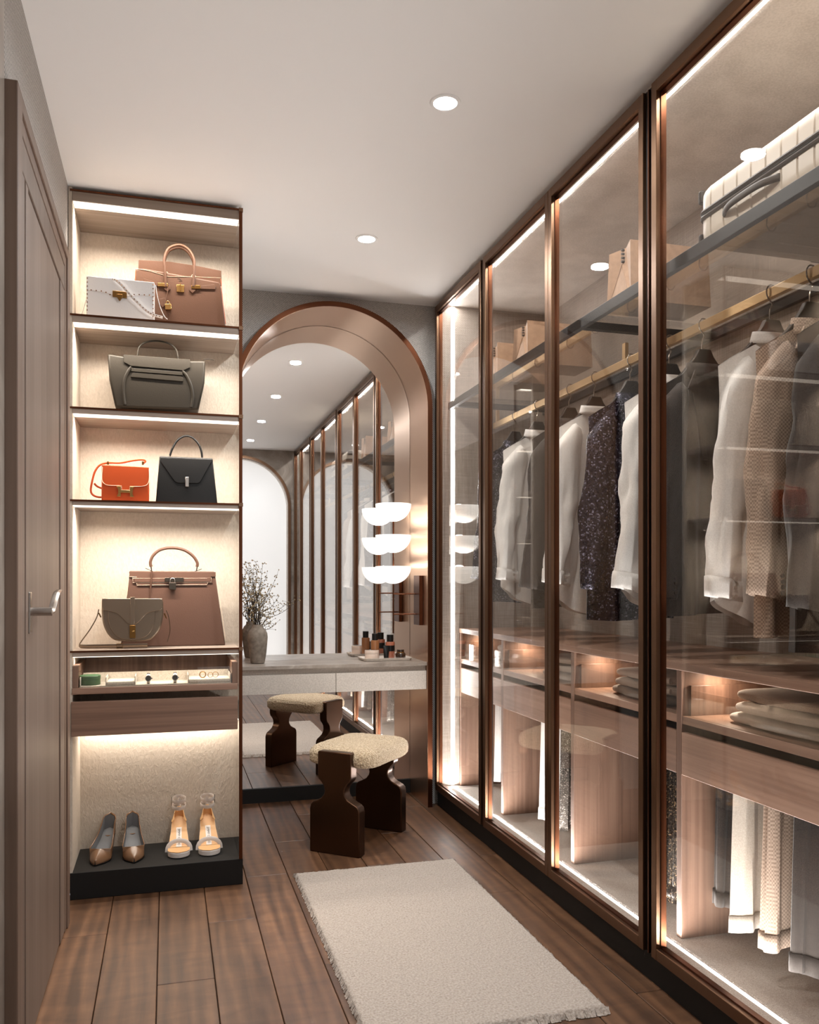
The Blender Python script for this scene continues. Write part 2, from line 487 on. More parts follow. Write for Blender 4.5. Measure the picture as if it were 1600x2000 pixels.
def rrect(x0, x1, z0, z1, r, n=5):
    out = []
    for cx, cz, a0 in ((x1 - r, z1 - r, 0), (x0 + r, z1 - r, 90), (x0 + r, z0 + r, 180), (x1 - r, z0 + r, 270)):
        for k in range(n + 1):
            a = math.radians(a0 + 90 * k / n); out.append((cx + r * math.cos(a), cz + r * math.sin(a)))
    return out
def fbm(x, y, z=0, o=3):
    return mnoise.fractal(Vector((x, y, z)), 1.0, 2.0, o)

# ================================================================== ROOM SHELL
XL, XW, XB = -0.357, 1.372, 2.0          # left wall, glass plane, wardrobe back
YB, YR, ZC = 4.33, -0.30, 2.65           # back wall, rear wall, ceiling
ACX, AZS = 0.822, 2.093                  # arch centre line and springing height
YM = 4.605                               # mirror plane
def arch_pts(r, zb=0.0, n=40, cx=ACX, zs=AZS):
    return [(cx + r, zb)] + [(cx + r * math.cos(PI * k / n), zs + r * math.sin(PI * k / n)) for k in range(n + 1)] + [(cx - r, zb)]
def arch_band(r0, r1, zb=0.0, n=40, zs=AZS, cx=ACX):
    return arch_pts(r1, zb, n, cx, zs) + arch_pts(r0, zb, n, cx, zs)[::-1]
def yprism(mb, pts, y0, y1):
    return mb.prism(pts, lambda a, b: (a, y0, b), lambda a, b: (a, y1, b))
def band(mb, r0, r1, y0, y1, zb=0.0, n=48, zs=AZS, cx=ACX):
    """U-shaped arch band made of quads"""
    a = arch_pts(r0, zb, n, cx, zs); b = arch_pts(r1, zb, n, cx, zs); m = len(a)
    vs = [(x, y0, z) for x, z in a] + [(x, y0, z) for x, z in b] + [(x, y1, z) for x, z in a] + [(x, y1, z) for x, z in b]
    fs = []
    for i in range(m - 1):
        fs += [(i, i + 1, m + i + 1, m + i), (2 * m + i, 3 * m + i, 3 * m + i + 1, 2 * m + i + 1),
               (i, 2 * m + i, 2 * m + i + 1, i + 1), (m + i, m + i + 1, 3 * m + i + 1, 3 * m + i)]
    fs += [(0, m, 3 * m, 2 * m), (m - 1, 3 * m - 1, 4 * m - 1, 2 * m - 1)]
    return mb._add(vs, fs)

floor = struct(B(XL, 2.06, YR - .1, 4.70, -.06, -.014).build('floor', 'subfloor'))
random.seed(4)
plen, pw = 1.281, 0.1655
for k in range(-1, 15):
    x0 = -0.362 + pw * k
    if x0 > 1.5: break
    y = 3.024 + .427 * ((k - 3) % 3) - 4 * plen
    while y < 4.66:
        a, b = max(y, YR), min(y + plen, 4.62)
        if b - a > .02 and x0 + pw > XL:
            o = MB().box(max(x0, XL) + .0012, min(x0 + pw, 1.46) - .0012, a + .0012, b - .0012, -.014, 0).build('plank', 'floor_oak', floor, bevel=.0016, seg=1)
            # give every board its own texture origin
            c = sum((v.co for v in o.data.vertices), Vector()) / 8
            o.data.transform(Matrix.Translation(-c)); o.location = c
        y += plen
struct(B(XL - .1, 2.1, YR - .1, 4.72, ZC, ZC + .1).build('ceiling', 'ceiling_paint'))
struct(B(XL - .1, XL, 2.085, 4.72, 0, ZC).build('wall_left', 'twill_wallpaper'))
struct(B(XL - .1, XL + .004, YR - .1, 2.085, 0, ZC).build('wall_left_marble', 'marble_grey'))
bw = MB()
yprism(bw, [(XL, 0)] + arch_pts(.50)[::-1] + [(2.06, 0), (2.06, ZC), (XL, ZC)], YB, 4.72)
struct(bw.build('wall_back', 'twill_wallpaper'))
struct(B(XB, XB + .06, YR, YB, 0, ZC).build('wall_right', 'linen_lining'))
# rear wall behind the viewpoint: marble with a bronze-lined arch holding a pale linen panel that glows as added fill
RZ, RR, RCX = 2.02, .56, .76
rw = MB()
yprism(rw, [(XL, 0)] + arch_pts(RR, 0, 40, RCX, RZ)[::-1] + [(2.06, 0), (2.06, ZC), (XL, ZC)], YR - .12, YR)
rear = struct(rw.build('wall_rear', 'marble_grey'))
struct(B(XL, 2.06, YR - .16, YR - .12, 0, ZC).build('glow_panel_rear', 'glow_linen'))  # linen panel made to glow to brighten the room, not a window
rt = MB(); band(rt, RR - .03, RR, YR - .03, YR + .02, 0, 40, RZ, RCX)
struct(rt.build('trim_1', 'bronze_frame', smooth=True))
rt = MB(); band(rt, RR - .034, RR - .004, YR - .119, YR - .03, 0, 40, RZ, RCX)
struct(rt.build('trim_2', 'linen_white', smooth=True))

# ---------------------------------------------------------------- arch niche
af = MB(); band(af, .489, .514, 4.262, YB + .01)
tr3 = struct(af.build('trim_3', 'bronze_dark', smooth=True))
al = MB(); band(al, .488, .4995, 4.264, 4.62)
struct(al.build('trim_4', 'bronze_reveal', smooth=True))
mir = MB(); yprism(mir, arch_pts(.487, .076), YM, YM + .006)
tag(mir.build('arched_mirror', 'mirror_silver'), 'tall arched mirror filling the niche behind the vanity', 'mirror')
struct(B(ACX - .487, ACX + .487, YM - .012, 4.70, 0, .075).build('baseboard_back', 'plinth_black'))
struct(B(ACX - .487, ACX + .487, YM + .008, 4.71, .075, 2.6).build('wall_niche', 'plinth_black'))

# ---------------------------------------------------------------- panelled door in the left wall
dX = XL
door = struct(B(dX, dX + .013, 2.20, 3.07, .004, 2.245).build('door_1', 'door_oak'))
for a, b in ((2.20, 2.245), (2.262, 2.30), (2.302, 2.96), (2.962, 3.0), (3.0, 3.07)):
    pr = .0185 if b - a > .3 else .0225
    B(dX + .011, dX + pr, a + .0015, b - .0015, .006, 2.16).build('door_panel', 'door_oak', door, bevel=.002)
B(dX + .011, dX + .0225, 2.2015, 3.0685, 2.163, 2.243).build('door_panel', 'door_oak', door, bevel=.003)
for a, b, x1 in ((2.098, 2.165, .030), (2.165, 2.199, .024), (3.071, 3.105, .024), (3.105, 3.165, .030)):
    struct(B(dX, dX + x1, a, b, 0, 2.318 if x1 > .025 else 2.28).build('trim_5', 'casing_oak', bevel=.003))
struct(B(dX, dX + .0295, 2.16, 3.11, 2.282, 2.3175).build('trim_6', 'casing_oak', bevel=.003))
struct(B(dX, dX + .0235, 2.19, 3.08, 2.246, 2.284).build('trim_7', 'casing_oak', bevel=.003))
hd = MB()
hp = B(dX + .018, dX + .026, 2.305, 2.335, 1.05, 1.155).build('handle_plate', 'nickel', door, bevel=.003)
hd.tube([(dX + .022, 2.32, 1.105), (dX + .075, 2.32, 1.105)], .011, 12)
hd.tube(smoothpath([(dX + .066, 2.312, 1.100), (dX + .070, 2.345, 1.104), (dX + .072, 2.385, 1.128), (dX + .073, 2.43, 1.150), (dX + .073, 2.475, 1.156)], 6), .0095, 10, flat=(.45, 1))
hd.build('handle', 'nickel', door, smooth=True)

# ---------------------------------------------------------------- ceiling downlights
for yy, lab in ((2.479, 'recessed round downlight in the ceiling nearer the rug'), (3.552, 'recessed round downlight in the ceiling nearer the arch'),
                (1.407, 'added fill downlight in the ceiling just ahead of the viewer'), (.335, 'added fill downlight in the ceiling above the viewer')):  # this second pair is added to brighten the room near the viewer
    t = thing('downlight', lab, 'downlight', (.818, yy, ZC), 'recessed ceiling downlights')
    ring = MB().lathe([(.036, -.001), (.0365, -.004), (.042, -.0045), (.047, -.003), (.048, 0)], (.818, yy, ZC), 40, cap=False)
    ring.build('rim', 'ceiling_paint', t, smooth=True)
    MB().lathe([(.0365, -.0015), (.0365, -.0005)], (.818, yy, ZC), 32).build('lens', 'downlight_face', t)
    ld = bpy.data.lights.new('downlight_lamp', 'AREA'); ld.shape = 'DISK'; ld.size = .07
    ld.energy = DOWN if yy > 2 else DOWN_FILL; ld.color = (.92, .97, 1); ld.spread = math.radians(170)
    lo = bpy.data.objects.new('downlight_lamp', ld); COL.objects.link(lo); lo.parent = t; lo.location = (0, 0, -.012)

# ================================================================== DISPLAY SHELVES (left)
SX0, SX1, SY0, SY1 = -.349, .268, 3.376, 3.675
unit = thing('display_shelf_unit', 'tall lit display shelving with leather back panel and glass side', 'shelving', (-.04, 3.52, 0))
B(SX0, .282, SY0, SY1, 0, .1).build('plinth', 'plinth_black', unit, bevel=.002)
B(SX0, .279, SY1, SY1 + .025, .1, 2.648).build('back_panel', 'leather_panel', unit)
B(SX0 - .006, SX0 + .008, SY0 + .004, SY1, .1, 2.648).build('side_panel', 'leather_panel', unit)
B(SX1, SX1 + .009, SY0 + .002, SY1, .1, 2.648).build('glass_side', 'clear_glass', unit)
B(SX1 - .001, SX1 + .012, SY0 - .003, SY0 + .002, .1, 2.64).build('glass_edge', 'bronze_dark', unit)
def shelf(z0, z1, trim=True):
    b = B(SX0 + .008, SX1, SY0, SY1, z0, z1).build('shelf', 'shelf_veneer', unit, bevel=.0012, seg=1)
    B(SX0, SX1, SY0 - .003, SY0, z1 - .007, z1).build('trim_line', 'bronze_dark', b)
    B(SX1 - .002, SX1 + .014, SY0 - .006, SY0 + .004, z1 - .012, z1 + .002).build('clip', 'bronze_frame', b)
    return b
def strip_light(parent, c, sx, sy, watts, rot, spread, col):
    ld = bpy.data.lights.new('led_light', 'AREA'); ld.shape = 'RECTANGLE'; ld.size = sx; ld.size_y = sy
    ld.energy = watts; ld.color = col; ld.spread = math.radians(spread)
    lo = bpy.data.objects.new('led_light', ld); COL.objects.link(lo); lo.parent = parent
    lo.location = Vector(c) - ORI.get(parent.name, Vector()); lo.rotation_euler = rot
def led(parent, x0, x1, y0, y1, z0, z1, mat='led_shelf'):
    return B(x0, x1, y0, y1, z0, z1).build('led_strip', mat, parent)
for z0, z1 in ((2.596, 2.637), (2.146, 2.176), (1.807, 1.831), (1.466, 1.487), (.902, .925)):
    b = shelf(z0, z1)
    y1 = SY0 + .060 if z0 > 1 else SY0 + .03
    led(b, SX0 + .01, SX1 - .002, SY0 + .006, y1, z0 - .0025, z0 + .001)
    strip_light(b, ((SX0 + SX1) / 2, SY0 + .062, z0 - .004), SX1 - SX0 - .02, .02, SHELF_W if z0 > 1 else SHELF_W * .22, (math.radians(12), 0, 0), 134, (1, .9, .78))
# jewellery drawer with a glass front, then a solid drawer, light under it
jd = MB()
B(SX0 + .006, SX1 - .006, SY0, SY1, .762, .786).build('tray_board', 'walnut_x', unit, bevel=.0015)
for a, b in ((SX0 + .006, SX0 + .028), (SX1 - .027, SX1 - .006)):
    B(a, b, SY0 + .004, SY1 - .004, .786, .868).build('tray_side', 'walnut_z', unit, bevel=.001)
B(SX0 + .028, SX1 - .027, SY1 - .014, SY1 - .002, .786, .90).build('tray_back', 'walnut_z', unit)
B(SX0 + .028, SX1 - .027, SY0 + .006, SY0 + .010, .786, .852).build('tray_glass', 'clear_glass', unit)
dr = B(SX0 + .004, SX1 - .006, SY0 - .004, SY0 + .014, .607, .7355).build('drawer', 'walnut_x', unit, bevel=.0015)
B(SX0 + .012, SX1 - .012, SY0 + .014, SY1 - .005, .615, .68).build('drawer_box', 'black_lacquer', dr)
led(unit, SX0 + .02, SX1 - .01, SY1 - .0605, SY1 - .0305, .6045, .6075)
strip_light(unit, ((SX0 + SX1) / 2, SY1 - .045, .603), SX1 - SX0 - .03, .02, SHELF_W * .36, (0, 0, 0), 170, (1, .9, .78))

# ================================================================== VANITY
vt = B(ACX - .4865, ACX + .4865, 4.268, YM - .002, .744, .762).build('marble_countertop', 'marble_top', bevel=.0015)
tag(vt, 'grey brown marble vanity top set in the arched niche', 'countertop')
vu = thing('vanity_cabinet', 'floating grey leather vanity cabinet with two drawers under the marble top', 'cabinet', (ACX, 4.45, .62))
B(ACX - .486, ACX + .486, 4.297, YM - .002, .625, .7435).build('body', 'drawer_leather', vu)
for a, b in ((ACX - .486, .8235), (.8255, ACX + .486)):
    B(a, b, 4.278, 4.2965, .619, .716).build('drawer_front', 'drawer_leather', vu, bevel=.0015)

# ================================================================== WARDROBE
DECK = .105
wc = thing('wardrobe', 'long built-in wardrobe along the right wall behind glass doors', 'wardrobe', (1.7, 2, 0))
B(1.376, 1.40, YR + .002, 4.30, 0, .089).build('plinth', 'plinth_black', wc)
B(1.376, XB - .001, YR + .002, 4.27, .089, DECK).build('deck', 'deck_felt', wc)
B(1.376, XB - .001, YR + .002, 4.27, 2.641, 2.649).build('top_panel', 'linen_white', wc)
B(1.376, XB - .001, 4.27, 4.325, .089, 2.649).build('end_panel', 'linen_lining', wc)
PARTS = [4.243, 3.655, 2.945, 2.240, 1.535, .83, .125]
for y in PARTS:
    B(1.487, XB - .002, y, y + .026, DECK, .9125).build('partition', 'walnut_z', wc, bevel=.002)
def ledw(x0, x1, y0, y1, z0, z1): return B(x0, x1, y0, y1, z0, z1).build('led_strip', 'led_wardrobe', wc)
ledw(1.440, 1.452, YR + .01, 4.262, DECK - .002, DECK + .0006)
ledw(1.440, 1.452, YR + .01, 4.262, 2.6403, 2.643)
ledw(1.440, 1.453, 4.2694, 4.272, DECK + .006, 2.636)
ylen = 4.26 - YR; ymid = (4.26 + YR) / 2; LCOL = (.96, .98, 1)
strip_light(wc, (1.446, ymid, DECK + .002), .012, ylen, LED_W, (PI, 0, 0), 176, LCOL)
strip_light(wc, (1.446, ymid, 2.639), .012, ylen, LED_W * .5, (0, 0, 0), 176, LCOL)
strip_light(wc, (1.4465, 4.268, 1.37), .012, 2.5, LED_W * .12, (-PI / 2, 0, 0), 176, LCOL)
wt = B(1.485, XB - .002, YR + .01, 4.269, .913, .937).build('worktop', 'walnut_y', bevel=.002)
tag(wt, 'long walnut worktop running inside the wardrobe above the drawers', 'worktop')

# glass doors
DOORS = [(3.592, 4.268, 'narrow bronze framed glass wardrobe door next to the arched niche'),
         (2.890, 3.560, 'bronze framed glass wardrobe door, second from the arched niche'),
         (2.233, 2.886, 'bronze framed glass wardrobe door, third from the arched niche'),
         (1.470, 2.188, 'nearest bronze framed glass wardrobe door, with the suitcase behind it'),
         (.862, 1.466, 'bronze framed glass wardrobe door out of view beside the viewer'),
         (.150, .815, 'bronze framed glass wardrobe door behind the viewer'),
         (YR + .02, .146, 'last narrow bronze framed glass wardrobe door near the marble rear wall')]
Z0, Z1, RW, SW = .09, 2.628, .034, .026
for y0, y1, lab in DOORS:
    xa, xb = 1.352, 1.384
    f = MB()
    for a, b in ((y0, y0 + SW), (y1 - SW, y1)): f.box(xa, xb, a, b, Z0, Z1)
    for a, b in ((Z0, Z0 + RW), (Z1 - RW, Z1)): f.box(xa, xb, y0 + SW - .0004, y1 - SW + .0004, a + .0004, b - .0004)
    t = f.build('door', 'bronze_frame', wc, bevel=.0012, seg=1); t['label'] = lab
    g = MB()
    g.box(1.366, 1.383, y0 + SW, y0 + SW + .004, Z0 + RW, Z1 - RW).box(1.366, 1.383, y1 - SW - .004, y1 - SW, Z0 + RW, Z1 - RW)
    g.box(1.366, 1.383, y0 + SW + .004, y1 - SW - .004, Z0 + RW, Z0 + RW + .004).box(1.366, 1.383, y0 + SW + .004, y1 - SW - .004, Z1 - RW - .004, Z1 - RW)
    g.build('gasket', 'bronze_dark', t)
    B(1.3695, 1.3745, y0 + SW + .003, y1 - SW - .003, Z0 + RW + .003, Z1 - RW - .003).build('glass_pane', 'door_glass', t)
for a, b in ((3.5605, 3.5915), (2.1885, 2.2325), (.8155, .8615)):
    m = (a + b) / 2
    B(1.362, 1.40, a, b, Z0, Z1).build('post', 'door_gasket', wc)
    B(1.356, 1.3615, m - .003, m + .003, Z0 + .002, Z1 - .004).build('post_fin', 'bronze_dark', wc)
B(1.376, 1.40, YR + .02, 4.268, 2.6285, 2.641).build('head_rail', 'black_lacquer', wc)

# upper shelf, hanging rail
sh = B(1.425, 1.445, YR + .01, 4.268, 2.092, 2.128).build('upper_shelf', 'shelf_metal', wc, bevel=.0015)
sh['label'] = 'smoked glass shelf in a dark metal frame'
B(1.965, 1.985, YR + .01, 4.268, 2.092, 2.128).build('rear_bar', 'shelf_metal', sh, bevel=.0015)
for y in (4.175, 2.765, 1.36, .0):
    B(1.4455, 1.9645, y, y + .03, 2.092, 2.118).build('cross_bar', 'shelf_metal', sh, bevel=.0015)
B(1.4455, 1.9645, YR + .02, 4.265, 2.1185, 2.1265).build('glass_panel', 'smoked_glass', sh)
rl = B(1.672, 1.690, YR + .02, 4.262, 2.0, 2.03).build('hanging_rail', 'brass_rail', wc, bevel=.002)
rl['label'] = 'long brass hanging rail'
for y in (4.2, 2.89, 1.5, .1):
    B(1.674, 1.688, y, y + .022, 2.0305, 2.0915).build('bracket', 'brass_rail', rl)

# drawer units between the partitions: glass fronted tray over a deep drawer
UL = ['beside the arched niche', 'second from the arched niche', 'third from the arched niche', 'nearest, in front of the hanging trousers',
      'out of view beside the viewer', 'behind the viewer']
for i in range(6):
    ya, yb = PARTS[i + 1] + .0265, PARTS[i] - .0005
    u = thing('chest_of_drawers', 'walnut tray and drawer chest inside the wardrobe, ' + UL[i], 'chest', (1.73, (ya + yb) / 2, .6), 'walnut drawer units')
    B(1.489, 1.985, ya, yb, .753, .777).build('tray_board', 'walnut_y', u, bevel=.0015)
    B(1.975, 1.985, ya, yb, .777, .9125).build('tray_back', 'walnut_y', u)
    for a, b in ((ya + .002, ya + .012), (yb - .012, yb - .002)):
        B(1.512, 1.974, a, b, .777, .868).build('tray_side', 'walnut_z', u, bevel=.001)
    B(1.498, 1.503, ya + .002, yb - .002, .777, .858).build('tray_glass', 'clear_glass', u)
    d = B(1.487, 1.506, ya, yb, .600, .7285).build('drawer', 'walnut_y', u, bevel=.0015)
    B(1.5065, 1.97, ya + .008, yb - .008, .608, .70).build('drawer_box', 'black_lacquer', d)
    B(1.975, 1.985, ya, yb, .60, .7525).build('unit_back', 'walnut_y', u)
    s_ = MB().lathe([(.012, 0), (.012, -.004)], (1.60, yb - .06, .9125), 16)
    s_.build('tray_spot', 'led_spot', u)
    ld = bpy.data.lights.new('tray_lamp', 'AREA'); ld.shape = 'DISK'; ld.size = .024; ld.energy = .15; ld.color = (1, .84, .68)
    lo = bpy.data.objects.new('tray_lamp', ld); COL.objects.link(lo); lo.parent = u; lo.location = Vector((1.60, yb - .06, .907)) - ORI[u.name]

# ================================================================== BAGS AND SHOES ON THE SHELVES
def lin(a, b, t): return a + (b - a) * t
class Bag:
    """a bag traced on a plane: front(z) gives the y of its front face (a straight line in z, so faces stay flat)"""
    def __init__(s, name, label, yc, zb, zt, hb, ht, pts=None, cat='bag', yt=None):
        s.yc, s.zb, s.zt, s.hb, s.ht = yc, zb, zt, hb, ht
        xs = [p[0] for p in pts]
        s.root = thing(name, label, cat, ((min(xs) + max(xs)) / 2, yc, zb))
    def half(s, z): return lin(s.hb, s.ht, (z - s.zb) / (s.zt - s.zb))
    def fy(s, z): return s.yc - s.half(z)
    def body(s, pts, mat, bevel=.004, name='body'):
        mb = MB(); mb.prism(pts, lambda a, b: (a, s.yc - s.half(b), b), lambda a, b: (a, s.yc + s.half(b), b))
        return mb.build(name, mat, s.root, bevel=bevel, seg=3, smooth=True)
    def panel(s, pts, mat, name, t=.003, off=0, bevel=.001, parent=None):
        mb = MB(); mb.prism(pts, lambda a, b: (a, s.fy(b) - off - t, b), lambda a, b: (a, s.fy(b) - off + .001, b))
        return mb.build(name, mat, parent or s.root, bevel=bevel, seg=2, smooth=True)
    def line(s, pts, mat, name, r=.0009, off=.001, closed=False, parent=None, n=5):
        mb = MB(); mb.tube([(a, s.fy(b) - off, b) for a, b in pts], r, n, closed=closed)
        return mb.build(name, mat, parent or s.root)
    def tube(s, pts, r, mat, name, smooth=6, flat=None, n=10, parent=None):
        mb = MB(); mb.tube(smoothpath(pts, smooth), r, n, flat=flat)
        return mb.build(name, mat, parent or s.root, smooth=True)
def tr(y, *pp): return [atY(a, b, y) for a, b in pp]       # trace photo points on the plane Y = y
def shift(pts, dx=0, dz=0): return [(a + dx, b + dz) for a, b in pts]
def clampz(pts, z): return [(a, max(b, z)) for a, b in pts]

# ---- top shelf: cognac tote with belts and padlock
Z = 2.1765; y = 3.49
out = tr(y, (264, 522), (280, 519), (430, 547), (433, 560), (441, 640), (262, 640))
out = [(a, max(b, Z)) for a, b in out]; out[-1] = (out[0][0] - .012, Z); out[-2] = (out[3][0] + .02, Z)
bg = Bag('handbag', 'large brown leather tote with two handles and gold padlock on the top shelf', 3.545, Z, 2.43, .055, .03, out)
bg.body(out, 'leather_cognac', .006)
back = tr(3.57, (271, 510), (330, 513), (388, 522), (432, 531), (433, 560), (270, 545))
MB().prism(back, lambda a, b: (a, 3.556, b), lambda a, b: (a, 3.566, b)).build('back_panel', 'leather_cognac', bg.root, bevel=.002, smooth=True)
bg.line(tr(y, (264, 520), (290, 525), (330, 537), (380, 537), (432, 539)), 'stitch', 'stitching', .0008)
bg.line(tr(y, (432, 541), (436, 590), (441, 632)), 'piping_rust', 'edge_piping', .0012, .0)
bg.line(tr(y, (265, 522), (264, 545)), 'piping_rust', 'edge_piping', .0012, .0)
# handles
for dy, dz, nm in ((0, 0, 'handle'), (.055, .010, 'handle')):
    hp = [atY(a, b, 3.48) for a, b in ((324, 556), (322, 520), (321, 500), (328, 480), (342, 472), (356, 472), (370, 482), (379, 500), (380, 520), (378, 556))]
    pts = [(a, bg.fy(b) - .004 + dy, b + dz) for a, b in (hp if dy == 0 else hp[1:-1])]
    bg.tube(pts, .0056, 'leather_cognac', nm, 6)
# flap panel behind the handles (top closure) and belts
fl = tr(y, (296, 553), (330, 538), (380, 541), (420, 549), (424, 560), (384, 558), (382, 570), (376, 571), (371, 559), (335, 556), (333, 567), (325, 566), (321, 553))
bg.panel(tr(y, (281, 541), (300, 548), (312, 551), (312, 557), (298, 554), (281, 547)), 'leather_cognac', 'belt', .004)
bg.panel(tr(y, (390, 556), (418, 553), (422, 556), (421, 563), (392, 562)), 'leather_cognac', 'belt', .004)
for q in (((322, 552), (331, 553), (333, 563), (327, 568), (321, 563)), ((371, 556), (381, 557), (382, 566), (376, 571), (370, 565))):
    bg.panel(tr(y, *q), 'leather_cognac', 'handle_tab', .005)
bg.panel(tr(y, (308, 550), (328, 551), (328, 558), (308, 557)), 'gold', 'buckle_plate', .007, 0, .001)
bg.panel(tr(y, (374, 555), (392, 555), (392, 562), (374, 562)), 'brass_aged', 'buckle_plate', .007, 0, .001)
cl = bg.panel(tr(y, (345, 553), (360, 554), (360, 569), (345, 568)), 'gold', 'clasp_plate', .005, 0, .001)
bg.tube([(a, bg.fy(b) - .008, b) for a, b in tr(y, (352, 552), (353, 560), (353, 566))], .002, 'brass_aged', 'turn_lock', 3, parent=cl)
bg.tube([(a, bg.fy(b) - .007, b) for a, b in tr(y, (329, 560), (326, 575), (323, 588), (321, 597))], .0022, 'leather_cognac', 'key_strap', 4)
lk = bg.panel(tr(y, (322, 594), (334, 594), (335, 605), (323, 605)), 'gold', 'padlock', .012, .002, .001)
bg.tube([(a, bg.fy(b) - .009, b) for a, b in tr(y, (325, 595), (325, 590), (328, 587.5), (331, 590), (331, 595))], .0014, 'gold', 'shackle', 4, parent=lk)
bg.panel(tr(y, (310, 583), (322, 580), (325, 594), (318, 600), (311, 592)), 'leather_cognac', 'key_holder', .004)
mo = MB()
for (cx, cz) in tr(y, (325, 524), (379, 529)):
    ring = [(cx + .0075 * math.cos(2 * PI * k / 16), 3.552, cz + .0075 * math.sin(2 * PI * k / 16)) for k in range(16)]
    mo.tube(ring, .0012, 5, closed=True)
mo.build('eyelets', 'stitch', bg.root)
# tiny stamped maker's mark on the front
st = MB()
for a, b, c, d in ((347, 541, 352, 541), (350, 540, 354, 543), (349, 545, 356, 545)):
    st.tube([(p[0], bg.fy(p[1]) - .0006, p[1]) for p in tr(y, (a, b), (c, d))], .0006, 4)
st.build('stamp', 'ink', bg.root)

# ---- top shelf: white studded flap bag
y = 3.43
out = tr(y, (168.5, 538), (302, 551), (302.5, 640), (168.5, 630))
out = [out[0], out[1], (out[1][0], Z), (out[0][0], Z)]
bg = Bag('studded_bag', 'white leather shoulder bag edged with bronze pyramid studs on the top shelf', 3.458, Z, 2.37, .028, .022, out)
bg.body(out, 'leather_white', .005)
x0, x1 = out[0][0], out[1][0]; zt = 2.365
zl = lambda x: lin(out[0][1], out[1][1], (x - x0) / (x1 - x0))
flo = tr(y, (168.5, 566), (205, 571), (224, 578), (246, 580), (262, 577), (275, 577), (302, 579))
flap = bg.panel([(x0 + .001, out[0][1] - .001), *[(a, b) for a, b in flo], (x1 - .001, out[1][1] - .001)][::-1], 'leather_white', 'flap', .004)
studs = MB()
def stud(x, z, r=.0021, yy=None):
    f = (bg.fy(z) - .0045) if yy is None else yy
    studs._add([(x - r, f, z - r), (x + r, f, z - r), (x + r, f, z + r), (x - r, f, z + r), (x, f - .0022, z)], [(0, 1, 4), (1, 2, 4), (2, 3, 4), (3, 0, 4), (0, 3, 2, 1)])
for k in range(9):
    for px in (170.5, 299):
        a, b = atY(px, lin(543 if px < 200 else 556, 606 if px < 200 else 619, k / 8), y); stud(a, b)
for px, py in ((178, 568), (188, 569), (198, 570), (207, 572.5), (215, 577), (254, 579), (262, 577), (272, 577), (282, 577.5), (292, 578)):
    a, b = atY(px, py - 1.5, y); stud(a, b)
# studded strap falling over the front
sp = [atY(a, b, 3.415) for a, b in ((212, 540), (224, 545), (238, 557), (252, 573), (268, 590), (285, 606), (300, 615), (318, 620))]
spath = smoothpath([(a, 3.452 if i == 0 else 3.415 + (.006 if i == 1 else 0), max(b, Z + .004)) for i, (a, b) in enumerate(sp)], 6)
MB().tube(spath, .0052, 8, flat=(1, .28)).build('strap', 'leather_white', bg.root, smooth=True)
for k in range(2, len(spath) - 1, 2):
    p = spath[k]; stud(p.x, p.z, .0019, p.y - .0022)
sp2 = [atY(a, b, 3.43) for a, b in ((303, 556), (306, 575), (312, 598), (320, 616), (326, 622))]
sp2 = smoothpath([(a + .002, 3.44, max(b, Z + .004)) for a, b in sp2], 6)
MB().tube(sp2, .0046, 8, flat=(1, .28)).build('strap', 'leather_white', bg.root, smooth=True)
for k in range(3, len(sp2) - 1, 3): stud(sp2[k].x, sp2[k].z, .0013, sp2[k].y - .002)
sob = studs.build('studs', 'stud', bg.root); sob['kind'] = 'stuff'
cp = bg.panel(tr(y, (220, 568), (248, 571), (248, 583), (220, 580)), 'brass_aged', 'clasp_plate', .005, .003)
bg.panel(tr(y, (228, 575), (240, 576), (239.5, 582), (234, 590), (228.5, 581)), 'brass_aged', 'clasp_tongue', .003, .008, parent=cp)
bg.tube([(x0 + .002, 3.46, lin(Z, 2.37, .5)), (x0 - .010, 3.455, Z + .05), (x0 - .022, 3.45, Z + .006)], .003, 'leather_white', 'side_strap', 5, flat=(1, .3))

# ---- second shelf: olive belt tote
Z = 1.8315; y = 3.47
out = smooth2(tr(y, (209, 687), (241, 692), (306, 695), (372, 700), (402, 701)), 1, False)
oz = tr(y, (209, 687), (240, 692), (373, 701), (402, 701), (400, 745), (388, 800), (225, 795), (213, 740))
oz = [(a, max(b, Z)) for a, b in oz]
bg = Bag('belt_tote', 'dark olive leather tote with winged sides and thin top handle on the second shelf', 3.54, Z, 2.08, .068, .045, oz)
bg.body(oz, 'leather_olive', .008)
bg.panel(tr(y, (241, 690), (372, 700), (372, 716), (358, 722), (256, 713), (241, 705)), 'leather_olive', 'flap', .006)
bg.panel(tr(y, (257, 717), (356, 725), (357, 732), (256, 724)), 'leather_olive', 'belt', .007)
bg.panel(tr(y, (258, 726), (354, 733), (358, 737), (358, 744), (255, 735)), 'leather_olive', 'belt', .005)
for q in (((257, 715), (250, 724), (243, 742), (241, 765), (244, 790)), ((356, 723), (364, 732), (373, 752), (377, 775), (374, 795))):
    bg.tube([(a, bg.fy(b) - .003, max(b, Z + .006)) for a, b in tr(y, *q)], [.006] * 25, 'leather_olive', 'side_strap', 6, flat=(1, .5))
bg.tube([(a, 3.505, b - .004) for a, b in tr(3.505, (268, 694), (272, 676), (284, 667), (306, 664), (330, 669), (344, 681), (348, 699))], .0032, 'leather_olive', 'handle', 7)
bg.tube([(a, 3.52, b) for a, b in tr(3.52, (397, 702), (408, 702), (418, 703))], .0016, 'leather_olive', 'zip_pull', 3)

